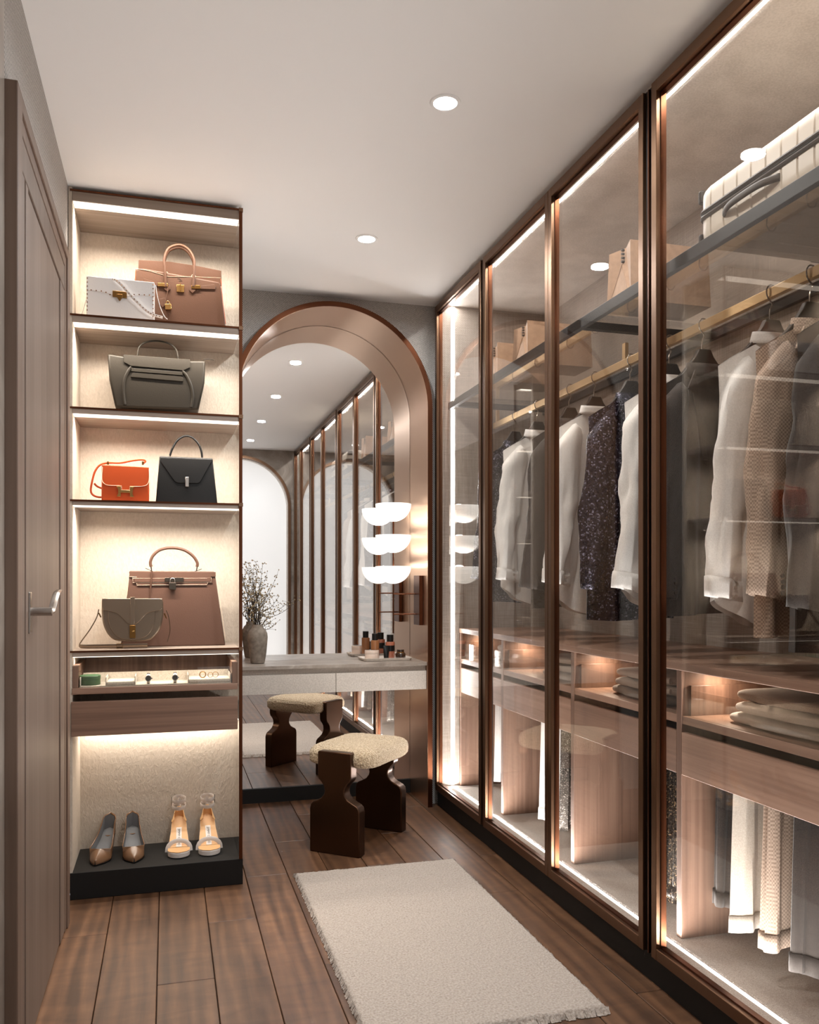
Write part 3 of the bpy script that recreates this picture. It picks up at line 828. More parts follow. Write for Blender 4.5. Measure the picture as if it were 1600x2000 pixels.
# ---- third shelf: orange flap bag with brass H clasp
Z = 1.4875; y = 3.45
out = tr(y, (198, 906), (291, 912), (293, 973), (198, 972)); out = [out[0], out[1], (out[1][0], Z), (out[0][0], Z)]
bg = Bag('clasp_bag', 'small orange leather bag with brass H shaped clasp on the third shelf', 3.478, Z, 1.63, .028, .022, out)
bg.body(out, 'leather_orange', .006)
x0, x1 = out[0][0], out[1][0]
flp = smooth2(tr(y, (200, 912), (199, 930), (200, 940), (206, 946), (215, 948), (237, 948.5)), 3, False) + tr(y, (238, 957), (253, 957.5), (254, 950)) + smooth2(tr(y, (275, 950), (285, 948), (290, 942), (291.5, 932), (291, 915)), 3, False)
flt = tr(y, (199, 908), (291, 913))
fp = bg.panel([flt[0]] + flp + [flt[1]], 'leather_orange', 'flap', .004)
bg.line(flp, 'stitch', 'edge_piping', .0011, .004, parent=fp)
bg.line(tr(y, (291.5, 915), (293, 945), (292.5, 972)), 'stitch', 'edge_piping', .0009, 0)
bg.line(tr(y, (199, 911.5), (245, 914), (291, 915.5)), 'stitch', 'edge_piping', .0011, .002)
hh = tr(y, (228, 950), (236, 950), (236, 957), (254, 958), (254, 951), (262, 951), (260, 956), (259, 965), (262, 971), (254, 971), (254, 963), (236, 962), (236, 970), (228, 970), (231, 964), (231, 956))
bg.panel(hh, 'gold', 'clasp', .004, .004, .0006)
pz = [atY(a, b, 3.48) for a, b in ((211, 905), (211, 901), (230, 904), (278, 906))]
for px in (211, 279):
    a, b = atY(px, 906, 3.475); B(a - .0035, a + .0035, 3.47, 3.484, b - .004, b + .009).build('strap_loop', 'brass_aged', bg.root, bevel=.001)
bg.tube([(a, 3.477, b) for a, b in tr(3.477, (280, 905), (284, 901), (279, 898), (262, 899), (236, 904), (212, 904), (196, 908), (186, 920), (181, 936), (177.5, 955), (180, 965), (190, 970.5), (205, 971), (217, 968), (219, 962), (212, 957), (200, 954), (190, 950), (184, 944))], .0038, 'leather_orange', 'strap', 6, flat=(1, .4))

# ---- third shelf: black trapezoid top-handle bag
y = 3.46
out = tr(y, (311.5, 889), (416, 893.5), (425, 976), (304, 973)); out = [out[0], out[1], (out[2][0], Z), (out[3][0], Z)]
bg = Bag('top_handle_bag', 'black trapezoid top handle bag with envelope flap beside the orange bag', 3.50, Z, 1.675, .045, .018, out)
bg.body(out, 'leather_black', .004)
fo = tr(y, (313, 892), (415, 896), (415, 899), (391, 942), (386, 944), (347, 943), (341, 940), (313, 899))
fp = bg.panel(fo, 'leather_black', 'flap', .004, 0, .0015)
bg.panel(tr(y, (362, 931.5), (369, 931.5), (369, 950.5), (362, 950.5)), 'nickel', 'clasp', .006, .004, .001)
hp = tr(3.5, (332, 890), (336, 878), (345, 862), (355, 854), (365, 851.5), (376, 855), (387, 866), (393, 880), (395, 893))
bg.tube([(a, 3.5, b) for a, b in hp], .0042, 'leather_black', 'handle', 6)
for a, b in (hp[0], hp[-1]): MB().lathe([(.003, -.004), (.003, .008)], (a, 3.5, b), 10).build('handle_ring', 'nickel', bg.root)

# ---- fourth shelf: taupe structured bag with padlock
Z = .9255; y = 3.52
out = tr(y, (252, 1115), (420, 1116), (424, 1125), (440, 1251), (236, 1253), (246, 1180))
out = [out[0], out[1], (out[3][0], Z), (out[4][0], Z)]
bg = Bag('structured_bag', 'taupe brown structured handbag with arched handle and padlock above the jewellery drawer', 3.565, Z, 1.23, .055, .018, out)
bg.body(out, 'leather_taupe', .004)
fl = tr(y, (253, 1116), (422, 1117), (422, 1126), (413, 1126.5), (413, 1136), (416, 1138), (410, 1139), (405, 1139), (404, 1144), (268, 1144), (266, 1139), (259, 1139), (258, 1127), (252, 1126))
fp = bg.panel(fl, 'leather_taupe', 'flap', .004)
bg.line(tr(y, (252.5, 1126), (267, 1127)), 'stitch', 'stitching', .0008, .0045)
bg.line(tr(y, (260, 1129.5), (405, 1129.5)), 'stitch', 'stitching', .0008, .0065, parent=fp)
bg.line(tr(y, (259, 1128), (259, 1138), (413, 1137), (413, 1128)), 'stitch', 'stitching', .0008, .0045, parent=fp)
bg.line(tr(y, (267, 1139), (267, 1143), (405, 1142), (406, 1138)), 'stitch', 'stitching', .0008, .0045, parent=fp)
bg.line(tr(y, (422, 1120), (430, 1170), (440, 1248)), 'stitch', 'stitching', .0009, 0)
bg.line(tr(y, (252, 1120), (248, 1160), (246, 1170)), 'stitch', 'stitching', .0009, 0)
bg.panel(tr(y, (262, 1129), (411, 1128), (411, 1136), (262, 1137)), 'leather_taupe', 'belt', .003, .004)
cp = bg.panel(tr(y, (322, 1128), (359, 1128), (359, 1136.5), (322, 1136.5)), 'gunmetal', 'clasp_plate', .004, .007)
lk = bg.panel(tr(y, (330, 1138), (344, 1138), (344, 1152), (330, 1151)), 'gunmetal', 'padlock', .009, .007)
bg.tube([(a, bg.fy(b) - .012, b) for a, b in tr(y, (332.5, 1139), (333, 1132), (337, 1129), (341.5, 1132), (342, 1139))], .0016, 'nickel', 'shackle', 5, parent=lk)
hp = tr(3.565, (295, 1107), (294, 1097), (300, 1084), (314, 1073.5), (336, 1070), (359, 1074), (376, 1085), (385, 1098), (385, 1107))
bg.tube([(a, 3.565, b) for a, b in hp], .0062, 'leather_taupe', 'handle', 6)
hp2 = [(a * .985 + hp[4][0] * .015, 3.558, b - .004) for a, b in hp]
for q in (((295, 1107), (296, 1115)), ((385, 1107), (384, 1115))):
    bg.tube([(a, 3.565, b) for a, b in tr(3.565, *q)], .0024, 'gunmetal', 'handle_ring', 3)
for q in (((284, 1110), (292, 1113), (300, 1119)), ((394, 1111), (387, 1114), (380, 1116))):
    bg.tube([(a, 3.56, b) for a, b in tr(3.56, *q)], .0012, 'leather_black', 'cord_end', 3)
bg.tube([(a, 3.535, b) for a, b in tr(3.53, (297, 1115), (295, 1140), (292, 1168), (291, 1190))], .0036, 'leather_taupe', 'key_strap', 5)

# ---- fourth shelf: metallic saddle bag
y = 3.43
so = tr(y, (198, 1170), (317, 1169), (319, 1178), (319, 1200), (314, 1225), (302, 1243), (285, 1252), (232, 1252), (214, 1243), (202, 1222), (198, 1195))
so = [(a, max(b, Z)) for a, b in so]
bg = Bag('saddle_bag', 'metallic pewter saddle bag with coiled shoulder strap in front of the taupe handbag', 3.462, Z, 1.125, .036, .02, so)
sb = smooth2([so[i] for i in range(2, len(so))], 4, False)
bg.body([so[0], so[1]] + sb, 'leather_silver', .006)
inner = smooth2(tr(y, (303, 1188), (303, 1210), (298, 1228), (287, 1242), (268, 1249), (245, 1249), (226, 1241), (215, 1225), (211, 1208), (211, 1190)), 4, False)
bg.panel([(a, max(b, Z + .003)) for a, b in inner], 'leather_silver', 'front_pocket', .004, 0, .002)
fl = tr(y, (199, 1169), (317, 1169), (318, 1185), (314, 1192)) + smooth2(tr(y, (295, 1195), (285, 1200), (276, 1210), (269, 1217), (262, 1219.5)), 4, False) + smooth2(tr(y, (253, 1219.5), (246, 1215), (238, 1206), (228, 1198), (216, 1194.5)), 4, False) + tr(y, (203, 1192), (199, 1186))
fp = bg.panel(fl, 'leather_silver', 'flap', .004, .004, .0018)
bg.panel(tr(y, (254.5, 1166), (263.5, 1166), (263, 1220), (254.5, 1220)), 'leather_silver', 'centre_strap', .003, .008, parent=fp)
bg.panel(tr(y, (253.5, 1221), (265, 1221), (265, 1246), (253.5, 1246)), 'brass_aged', 'clasp', .005, .008)
bg.panel(tr(y, (258, 1232), (263, 1231), (263, 1234), (258, 1235)), 'gold', 'turn_lock', .003, .013)
st = [(-.255, 3.462, 1.075), (-.262, 3.455, 1.045), (-.285, 3.44, 1.0), (-.315, 3.425, .955), (-.319, 3.415, .941), (-.30, 3.405, .938), (-.26, 3.402, .938), (-.2, 3.40, .938), (-.13, 3.40, .938), (-.075, 3.402, .938)]
bg.tube(st, .0085, 'leather_silver', 'strap', 6, flat=(1, .25))
bg.tube([(-.006, 3.465, 1.07), (.004, 3.462, 1.04), (.008, 3.46, .99), (-.002, 3.455, .945)], .007, 'leather_silver', 'strap', 6, flat=(1, .25))
bk = MB()
bx = atY(234, 1259, 3.40)[0]
bk.tube([(bx - .011, 3.3965, .930), (bx + .011, 3.3965, .930), (bx + .011, 3.3965, .9465), (bx - .011, 3.3965, .9465)], .0016, 6, closed=True)
bk.build('buckle', 'brass_aged', bg.root)
for q in (((193, 1197), (197, 1206)), ((321, 1198), (325, 1208))):
    bg.tube([(a, 3.462, b) for a, b in tr(3.46, *q)], .0024, 'brass_aged', 'strap_ring', 3)

# ---- jewellery tray contents
def trz(px, py, z):
    a, b, v = _ray(px, py); t = (z - CAM_H) / v; return (a * t, b * t)
OZ = .7865
org = thing('jewellery_organiser', 'beige suede jewellery organiser with four compartments in the glass drawer', 'tray', (-.04, 3.5, OZ))
ox0, ox1, oy0, oy1 = SX0 + .032, SX1 - .031, SY0 + .014, SY1 - .018
B(ox0, ox1, oy0, oy1, OZ, OZ + .004).build('base', 'tray_suede', org)
wall_h = .036
divs = [ox0, atY(206, 1310, 3.39)[0], atY(263, 1310, 3.39)[0], atY(367, 1310, 3.39)[0], ox1 - .003]
for xx in divs:
    B(xx, xx + .003, oy0, oy1 - .12, OZ + .004, OZ + wall_h).build('divider', 'tray_suede', org, bevel=.0006, seg=1)
B(ox0, ox1, oy1 - .12, oy1 - .117, OZ + .004, OZ + wall_h + .004).build('rear_wall', 'tray_suede', org)
B(divs[1] + .003, divs[2], oy0, oy1 - .12, OZ + .004, OZ + .018).build('cushion', 'tray_suede', org, bevel=.004)
B(divs[3] + .003, divs[4], oy0, oy1 - .12, OZ + .004, OZ + .018).build('cushion', 'tray_suede', org, bevel=.004)
gx = (atY(157, 1330, 3.45)[0] + atY(195, 1330, 3.45)[0]) / 2
gb = thing('round_box', 'round green lidded box in the jewellery drawer', 'box', (gx, 3.445, OZ + .004))
MB().lathe([(.0365, 0), (.038, .002), (.038, .022)], (gx, 3.445, OZ + .0045), 32).build('body', 'green_box', gb, smooth=True)
MB().lathe([(.0388, .0225), (.0388, .033), (.037, .0352), (.0, .0356)], (gx, 3.445, OZ + .0045), 32, cap=False).build('lid', 'green_box', gb, smooth=True)
for px, lab in ((290, 'steel bracelet watch in the jewellery drawer, the one nearer the green box'), (342, 'steel bracelet watch in the jewellery drawer, the one nearer the gold rings')):
    cx = atY(px, 1325, 3.42)[0]; cy = 3.42
    t = thing('wrist_watch', lab, 'watch', (cx, cy, OZ + .004), 'steel watches in the jewellery drawer')
    ring = [(cx, cy + .022 * math.cos(2 * PI * k / 18), OZ + .0235 + .019 * math.sin(2 * PI * k / 18)) for k in range(18)]
    MB().tube(ring, .0062, 8, closed=True, flat=(.3, 1)).build('bracelet', 'nickel', t, smooth=True)
    d = MB(); d.tube([(cx, cy - .0235, OZ + .026), (cx, cy - .0155, OZ + .024)], .0115, 24); d.build('case', 'nickel', t, smooth=True)
    d = MB(); d.tube([(cx, cy - .0242, OZ + .0262), (cx, cy - .0234, OZ + .026)], .009, 20); d.build('dial', 'ink', t)
    MB().box(cx + .011, cx + .015, cy - .021, cy - .018, OZ + .0235, OZ + .0275).build('crown', 'nickel', t)
for px, py, r, lab in ((396, 1317, .0115, 'thick gold ring at the left of three rings in the jewellery drawer'), (411, 1319, .0095, 'thin gold ring between two others in the jewellery drawer'), (421, 1315, .0105, 'thin gold ring at the right of three rings in the jewellery drawer')):
    cx = atY(px, py, 3.43)[0]
    ring = [(cx + r * math.cos(2 * PI * k / 24), 3.43, OZ + .0195 + r + r * math.sin(2 * PI * k / 24)) for k in range(24)]
    o = MB().tube(ring, [.0022 if r > .011 else .0011] * 24, 8, closed=True).build('finger_ring', 'gold', smooth=True)
    c = Vector((cx, 3.43, OZ + .0185)); o.data.transform(Matrix.Translation(-c)); o.location = c
    tag(o, lab, 'ring', 'gold rings in the jewellery drawer')

# ---- shoes
def pump(x, yt, rz, lab):
    """pointed stiletto: toe at -y, local coordinates, heel height .095"""
    t = thing('stiletto_pump', lab, 'shoe', (x, yt, .1005), 'bronze stiletto pumps', rz)
    def sole_z(v):      # v 0 toe .. 1 heel
        return .004 + .088 * max(0, (v - .30) / .70) ** 1.35 if v > .3 else .004
    Lh = .195
    def halfw(v): return max(.0035, (.041 * math.sin(min(1, v / .38) * PI / 2) ** .8 if v < .38 else lin(.041, .026, min(1, (v - .38) / .45))))
    def endtaper(v): return 1 if v < .9 else math.sqrt(max(0.0, 1 - ((v - .9) / .1) ** 2)) * .985 + .015
    def yy(v): return v * Lh
    # upper: side wall ring from sole edge up to the top line
    def top_h(v): return .030 if v < .05 else lin(.030, .048, v / .3) if v < .3 else lin(.044, .040, (v - .3) / .4) if v < .7 else lin(.040, .060, (v - .7) / .3)
    up = MB()
    nV, nS = 26, 9
    for sgn in (1, -1):
        def fn(u, w, sgn=sgn):
            v = u
            hw = halfw(v) * endtaper(v)
            z0 = sole_z(v)
            if v < .30:                         # closed vamp: roof over the toes
                a = w * PI / 2
                return (sgn * hw * math.cos(a), yy(v), z0 + (lin(.016, .047, v / .30)) * math.sin(a))
            h = top_h(v)
            return (sgn * hw * (1 - .10 * w * (1 - w) + .02 * w), yy(v) + (.006 * w if v > .9 else 0), z0 + h * w)
        up.grid(nV, nS, fn, flip=(sgn < 0))
    up.build('upper', 'leather_bronze', t, smooth=True, solid=.0022, local=True)
    ins = MB().grid(20, 7, lambda u, w: ((w * 2 - 1) * halfw(lin(.2, .99, u)) * .94 * endtaper(lin(.2, .99, u)), yy(lin(.2, .99, u)), sole_z(lin(.2, .99, u)) + .003))
    ins.build('insole', 'insole_grey', t, smooth=True, local=True)
    lining = MB()
    for sgn in (1, -1):
        lining.grid(16, 5, lambda u, w, sgn=sgn: (sgn * (halfw(lin(.32, 1, u)) * endtaper(lin(.32, 1, u)) - .0028), yy(lin(.32, 1, u)) - (.003 if u > .95 else 0), sole_z(lin(.32, 1, u)) + .003 + w * (top_h(lin(.32, 1, u)) - .006)))
    lining.build('lining', 'insole_grey', t, smooth=True, local=True)
    so_ = MB().grid(20, 5, lambda u, w: ((w * 2 - 1) * halfw(u) * 1.02 * endtaper(u), yy(u) - .001, sole_z(u) - .002))
    so_.build('sole', 'leather_black', t, smooth=True, solid=.0025, local=True)
    MB().tube([(0, Lh - .020, .074), (0, Lh - .012, .055), (0, Lh - .008, .02), (0, Lh - .008, 0)], [.017, .0095, .0062, .0055], 12, flat=(1, 1)).build('heel', 'leather_bronze', t, smooth=True, local=True)
    return t
pump(-.267, 3.437, math.radians(-13), 'bronze patent stiletto pump at the far left of the plinth')
pump(-.125, 3.432, math.radians(4), 'bronze patent stiletto pump next to the white sandals')

def sandal(x, yt, rz, lab, flip):
    t = thing('platform_sandal', lab, 'shoe', (x, yt, .1005), 'white platform sandals', rz)
    Lh = .20
    def hw(v): return max(.006, (.043 * math.sqrt(max(0, 1 - (1 - min(1, v / .22)) ** 2)) if v < .22 else lin(.043, .030, (v - .22) / .5) if v < .72 else .030 * math.sqrt(max(0.0, 1 - ((v - .72) / .285) ** 3))))
    def sz(v): return .024 if v < .25 else .024 + .094 * ((v - .25) / .75) ** 1.15
    yy = lambda v: v * Lh
    pl = MB()
    pl.grid(18, 7, lambda u, w: ((w * 2 - 1) * hw(u), yy(u), sz(u)))
    pl.build('insole', 'leather_tan', t, smooth=True, local=True)
    # platform under the ball of the foot
    ring = [(hw(u / 20 * .55) , yy(u / 20 * .55)) for u in range(21)]
    ol = ring + [(-a, b) for a, b in ring[::-1]]
    MB().prism(ol, lambda a, b: (a * .98, b, 0.001), lambda a, b: (a, b, .0215)).build('platform', 'leather_cream', t, bevel=.003, smooth=True, local=True)
    sh_ = MB().grid(14, 5, lambda u, w: ((w * 2 - 1) * hw(lin(.5, 1, u)) * 1.04, yy(lin(.5, 1, u)), sz(lin(.5, 1, u)) - .0085))
    sh_.build('sole', 'leather_cream', t, smooth=True, solid=.004, local=True)
    MB().tube([(0, Lh - .024, .092), (0, Lh - .016, .06), (0, Lh - .013, 0)], [.019, .0085, .006], 10).build('heel', 'leather_cream', t, smooth=True, local=True)
    # toe strap
    arc = []
    for k in range(13):
        a = PI * k / 12
        arc.append((.0445 * math.cos(a), .056 + .010 * math.sin(a), .012 + .040 * math.sin(a) ** .7))
    MB().tube(arc, .0085, 8, flat=(.22, 1)).build('toe_strap', 'leather_cream', t, smooth=True, local=True)
    # heel counter
    hc = MB().grid(19, 6, lambda u, w: (math.cos(lin(-.35, PI + .35, u)) * .031 * (1 - .35 * w), Lh - .038 + math.sin(lin(-.35, PI + .35, u)) * .040 * (1 - .12 * w), sz(.85) + .008 + w * (.046 * math.sin(max(0, min(PI, lin(0, PI, u)))) + .006)))
    hc.build('heel_counter', 'leather_tan', t, smooth=True, solid=.002, local=True)
    MB().tube([(0, Lh - .001, .135), (0, Lh + .001, .165), (0, Lh, .197)], .0062, 8, flat=(.3, 1)).build('back_strap', 'leather_cream', t, smooth=True, local=True)
    for zc, r in ((.164, .0275), (.190, .0265)):
        pts = [(r * math.cos(2 * PI * k / 24), Lh - .028 + r * math.sin(2 * PI * k / 24), zc + .006 * math.sin(2 * PI * k / 24)) for k in range(24)]
        MB().tube(pts, .0085, 8, closed=True, flat=(.95, .14)).build('ankle_strap', 'leather_cream', t, smooth=True, local=True)
    sx = -1 if flip else 1
    bkl = MB()
    for zc in (.174, .193):
        bkl.tube([(sx * .029, Lh - .034, zc - .006), (sx * .029, Lh - .022, zc - .006), (sx * .029, Lh - .022, zc + .007), (sx * .029, Lh - .034, zc + .007)], .0009, 5, closed=True)
    bkl.build('buckles', 'gunmetal', t, local=True)
    # printed maker's patch on the insole
    def patch(v0, v1, w0, w1, dz, mat, nm):
        MB().grid(6, 2, lambda u, w: (lin(w0, w1, w), yy(lin(v0, v1, u)), sz(lin(v0, v1, u)) + dz)).build(nm, mat, t, local=True)
    patch(.30, .74, -.0105, .0105, .0006, 'leather_cream', 'insole_patch')
    cu = bpy.data.curves.new('txt', 'FONT'); cu.body = 'JIMMY CHOO'; cu.size = .0125; cu.align_x = 'CENTER'; cu.align_y = 'CENTER'
    tmp = bpy.data.objects.new('txt', cu); COL.objects.link(tmp)
    dg = bpy.context.evaluated_depsgraph_get()
    me = bpy.data.meshes.new_from_object(tmp.evaluated_get(dg)); bpy.data.objects.remove(tmp)
    W = max(v.co.x for v in me.vertices) - min(v.co.x for v in me.vertices)
    k = .074 / W
    for v in me.vertices:
        a, b = v.co.x * k, v.co.y
        vv = .52 - a / Lh                      # reads from heel to toe
        v.co = (b * 1.0, yy(vv), sz(vv) + .0011)
    me.materials.clear(); me.materials.append(M['ink'])
    o = bpy.data.objects.new('insole_lettering', me); COL.objects.link(o); o.parent = t
    return t
sandal(.041, 3.44, math.radians(-1), 'white platform ankle strap sandal beside the bronze pumps', True)
sandal(.160, 3.437, math.radians(1), 'white platform ankle strap sandal at the right end of the plinth', False)

# ================================================================== RUG
RX0, RX1, RY0, RY1 = .488, 1.163, 2.09, 3.40
rug = thing('area_rug', 'cream wool rug with short fringed ends on the oak floor', 'rug', ((RX0 + RX1) / 2, (RY0 + RY1) / 2, 0))
def rug_fn(u, v):
    x = lin(RX0, RX1, u); y = lin(RY0, RY1, v)
    e = min(u * (RX1 - RX0), (1 - u) * (RX1 - RX0), v * (RY1 - RY0), (1 - v) * (RY1 - RY0))
    h = .019 * min(1, (e / .012)) ** .5 if e > 0 else .001
    n = mnoise.noise(Vector((x * 140, y * 140, 0))) * .0022 + mnoise.noise(Vector((x * 22, y * 22, 3))) * .0016
    jx = mnoise.noise(Vector((x * 60, y * 60, 9))) * .003
    return (x + jx, y + mnoise.noise(Vector((x * 60, y * 60, 19))) * .003, max(.001, h + (n if e > .002 else 0)))
MB().grid(150, 290, rug_fn).build('pile', 'rug_wool', rug, smooth=True)
fr = MB(); random.seed(7)
def tuft(x, y, dx, dy):
    L_ = random.uniform(.010, .018); w_ = random.uniform(.003, .006); h = random.uniform(.010, .018)
    px, py = -dy, dx
    fr._add([(x - px * w_, y - py * w_, h), (x + px * w_, y + py * w_, h), (x + px * w_ + dx * L_, y + py * w_ + dy * L_, .002), (x - px * w_ + dx * L_, y - py * w_ + dy * L_, .002),
             (x - px * w_, y - py * w_, .0005), (x + px * w_, y + py * w_, .0005)], [(0, 1, 2, 3), (0, 3, 4), (1, 5, 2), (4, 3, 2, 5), (0, 4, 5, 1)])
for k in range(150):
    x = lin(RX0, RX1, random.random()); tuft(x, RY0 + .006, random.uniform(-.3, .3), -1); tuft(lin(RX0, RX1, random.random()), RY1 - .006, random.uniform(-.3, .3), 1)
for k in range(260):
    y = lin(RY0, RY1, random.random()); tuft(RX0 + .006, y, -.6, random.uniform(-.4, .4)); tuft(RX1 - .006, lin(RY0, RY1, random.random()), .5, random.uniform(-.4, .4))
fo_ = fr.build('fringe', 'rug_wool', rug); fo_['kind'] = 'stuff'

# ================================================================== STOOL
# local axes: x across the legs (w), y from the front leg to the rear leg (n)
ang = math.atan2(-.16, .183)
SC = Vector((.846, 3.809, 0))
stool = thing('vanity_stool', 'cream boucle stool on two dark bronze keyhole shaped slab legs', 'stool', SC, rz=ang)
prof_r = [(.1235, 0), (.1235, .19), (.119, .208), (.108, .219), (.088, .228), (.066, .240), (.052, .258), (.049, .272), (.052, .290), (.064, .308), (.078, .322), (.083, .338), (.083, .438), (.078, .444)]
prof = prof_r + [(-a, b) for a, b in prof_r[::-1]]
for y0 in (-.2335, .1805):
    MB().prism(prof, lambda a, b: (a, y0, b), lambda a, b: (a, y0 + .053, b)).build('leg', 'stool_bronze', stool, smooth=True, bevel=.004, seg=2, local=True)
def seat_fn(hw, hn, z0, z1):
    # rounded superellipse cushion with gently bulged top
    mb = MB(); nu, nv = 260, 90
    def fn(u, v):
        a = 2 * PI * u; ca, sa = math.cos(a), math.sin(a)
        e = .34
        X = math.copysign(abs(ca) ** e, ca); Yy = math.copysign(abs(sa) ** e, sa)
        ph = -PI / 2 + PI * v; cp, sp = max(0, math.cos(ph)), math.sin(ph)
        rr = cp ** .20
        zz = (z0 + z1) / 2 + (z1 - z0) / 2 * math.copysign(abs(sp) ** .7, sp)
        bul = .016 * max(0, 1 - (rr ** 2)) if sp > 0 else 0
        p = Vector((X * rr * hw, Yy * rr * hn, zz + bul))
        n = mnoise.noise(p * 95) * .0026 + mnoise.noise(p * 210) * .0022
        d = Vector((X * rr, Yy * rr, sp)); d.normalize()
        return p + d * n
    mb.grid(nu, nv, fn, closed_u=True)
    return mb
seat_fn(.172, .212, .368, .452).build('cushion', 'boucle', stool, smooth=True, local=True)

# ================================================================== VANITY LAMP
LX, LY = 1.169, 4.437
lamp = thing('vanity_lamp', 'bronze wall lamp with three stacked white glass bowls beside the mirror', 'lamp', (LX, LY, .951))
MB().tube([(LX, LY, .905), (LX, LY, 1.612)], .0042, 12).build('stem', 'bronze_rod', lamp, smooth=True)
for z in (1.117, 1.008):
    MB().tube([(LX, LY, z), (1.289, LY - .012, z)], .0036, 10).build('arm', 'bronze_rod', lamp, smooth=True)
B(1.288, 1.3085, 4.345, 4.452, .951, 1.216).build('wall_plate', 'bronze_rod', lamp, bevel=.0015)
for z in (1.601, 1.433, 1.265):
    R = .0965
    pr = [(R * math.sin(PI / 2 * k / 12), -R * .97 * math.cos(PI / 2 * k / 12)) for k in range(13)]
    pr = [(max(.006, a), b) for a, b in pr]
    pin = [(max(.0055, a * .965), b * .955) for a, b in pr][::-1]
    MB().lathe(pr + [(R * .985, .001)] + [(a, b) for a, b in pin], (LX, LY, z), 40, cap=False).build('bowl', 'lamp_bowl', lamp, smooth=True)
    ld = bpy.data.lights.new('bulb', 'POINT'); ld.energy = .45; ld.shadow_soft_size = .03; ld.color = (1, .95, .88)
    lo = bpy.data.objects.new('bulb', ld); COL.objects.link(lo); lo.parent = lamp; lo.location = (0.03, 0, z - .02 - .951)

# ================================================================== VANITY OBJECTS
VT = .7625
# vase with dry branches
VX, VY = .445, 4.43
vs = thing('vase', 'grey brown stone vase holding dry budding branches at the left of the vanity', 'vase', (VX, VY, VT))
k_ = 1.0
prof = [(.030, 0), (.036, .003), (.044, .05), (.049, .105), (.051, .135), (.049, .155), (.041, .172), (.031, .182), (.028, .188), (.0275, .20), (.025, .20), (.024, .185), (.02, .15), (.0, .12)]
MB().lathe([(r, z) for r, z in prof], (VX, VY, VT), 36, cap=False).build('body', 'stone_vase', vs, smooth=True)
random.seed(11)
tips = [(480, 1100), (500, 1098), (513, 1102), (541, 1124), (583, 1172), (492, 1112), (476, 1130), (526, 1150), (545, 1165), (505, 1130), (486, 1150), (472, 1112), (497, 1165), (530, 1190), (518, 1172), (478, 1180), (538, 1220), (510, 1140)]
buds = MB()
for i, (px, py) in enumerate(tips):
    yy_ = VY + random.uniform(-.07, .07)
    tx, tz = atY(px, py, yy_)
    base = Vector((VX + random.uniform(-.012, .012), VY + random.uniform(-.012, .012), VT + .17))
    tip = Vector((tx, yy_, tz))
    mid1 = base.lerp(tip, .35) + Vector((random.uniform(-.012, .012) - (tip.x - base.x) * .16, random.uniform(-.01, .01), .02 + .05 * abs(tip.x - base.x)))
    mid2 = base.lerp(tip, .7) + Vector((random.uniform(-.012, .012) - (tip.x - base.x) * .06, random.uniform(-.01, .01), random.uniform(-.01, .012)))
    if py > 1165: mid1.z -= .03; mid2.z -= .025
    path = smoothpath([base, mid1, mid2, tip], 7)
    br = MB().tube(path, [lin(.0021, .0007, k / (len(path) - 1)) for k in range(len(path))], 6)
    for k in range(5, len(path), 2):
        p = path[k]
        for q in range(1 + (k % 4 == 1)):
            d = Vector((random.uniform(-1, 1), random.uniform(-1, 1), random.uniform(-.2, 1))).normalized() * random.uniform(.012, .045)
            e = p + d
            br.tube([p, p + d * .5 + Vector((0, 0, .003)), e], [.0008, .0006, .0005], 4)
            buds.ball(e, random.uniform(.0026, .0042), 6, 4, (1, 1, 1.15))
            if random.random() < .3:
                buds.ball(p + d * .6 + Vector((random.uniform(-.004, .004), 0, .003)), random.uniform(.0022, .0034), 6, 4)
        buds.ball(p + Vector((random.uniform(-.004, .004), random.uniform(-.004, .004), .002)), random.uniform(.002, .0035), 6, 4)
    br.build('branch', 'twig', vs, smooth=True)
bo = buds.build('buds', 'bud', vs, smooth=True); bo['kind'] = 'stuff'

# tray with cosmetics
tx0, tx1, ty0, ty1 = .99, 1.262, 4.375, 4.535
tray = thing('cosmetics_tray', 'pale stone tray on the vanity top holding cosmetics', 'tray', ((tx0 + tx1) / 2, (ty0 + ty1) / 2, VT))
ol = [(tx0 + .012, ty0), (tx1 - .012, ty0), (tx1, ty0 + .012), (tx1, ty1 - .012), (tx1 - .012, ty1), (tx0 + .012, ty1), (tx0, ty1 - .012), (tx0, ty0 + .012)]
cxm, cym = (tx0 + tx1) / 2, (ty0 + ty1) / 2
mb = MB()
def ringz(s, z): return [(cxm + (a - cxm) * s, cym + (b - cym) * s, z) for a, b in ol]
rings = [ringz(.94, VT + .0005), ringz(1.0, VT + .015), ringz(.97, VT + .015), ringz(.92, VT + .005)]
vsx = [p for r in rings for p in r]; fs = []
for i in range(3):
    for k in range(8): fs.append((i * 8 + k, i * 8 + (k + 1) % 8, (i + 1) * 8 + (k + 1) % 8, (i + 1) * 8 + k))
fs.append(tuple(range(8))[::-1]); fs.append(tuple(24 + k for k in range(8)))
mb._add(vsx, fs); mb.build('dish', 'tray_stone', tray, bevel=.0012)
TZ = VT + .0055
def at_px(px, y): return atY(px, 1200, y)[0]
def jar(px, y, r, h, lab):
    x = at_px(px, y)
    t = thing('cream_jar', lab, 'jar', (x, y, TZ))
    MB().lathe([(r * .97, 0), (r, .002), (r, h * .62), (r * .985, h * .64)], (x, y, TZ), 28).build('body', 'frosted_jar', t, smooth=True)
    MB().lathe([(r * 1.02, h * .645), (r * 1.02, h * .95), (r * .98, h)], (x, y, TZ), 28).build('lid', 'frosted_jar', t, smooth=True)
    MB().lathe([(r * .9, h * 1.002), (r * .88, h * 1.02)], (x, y, TZ), 24).build('cap_disc', 'nickel', t)
jar(726.5, 4.435, .0375, .05, 'wide frosted cosmetic jar at the front left of the tray')
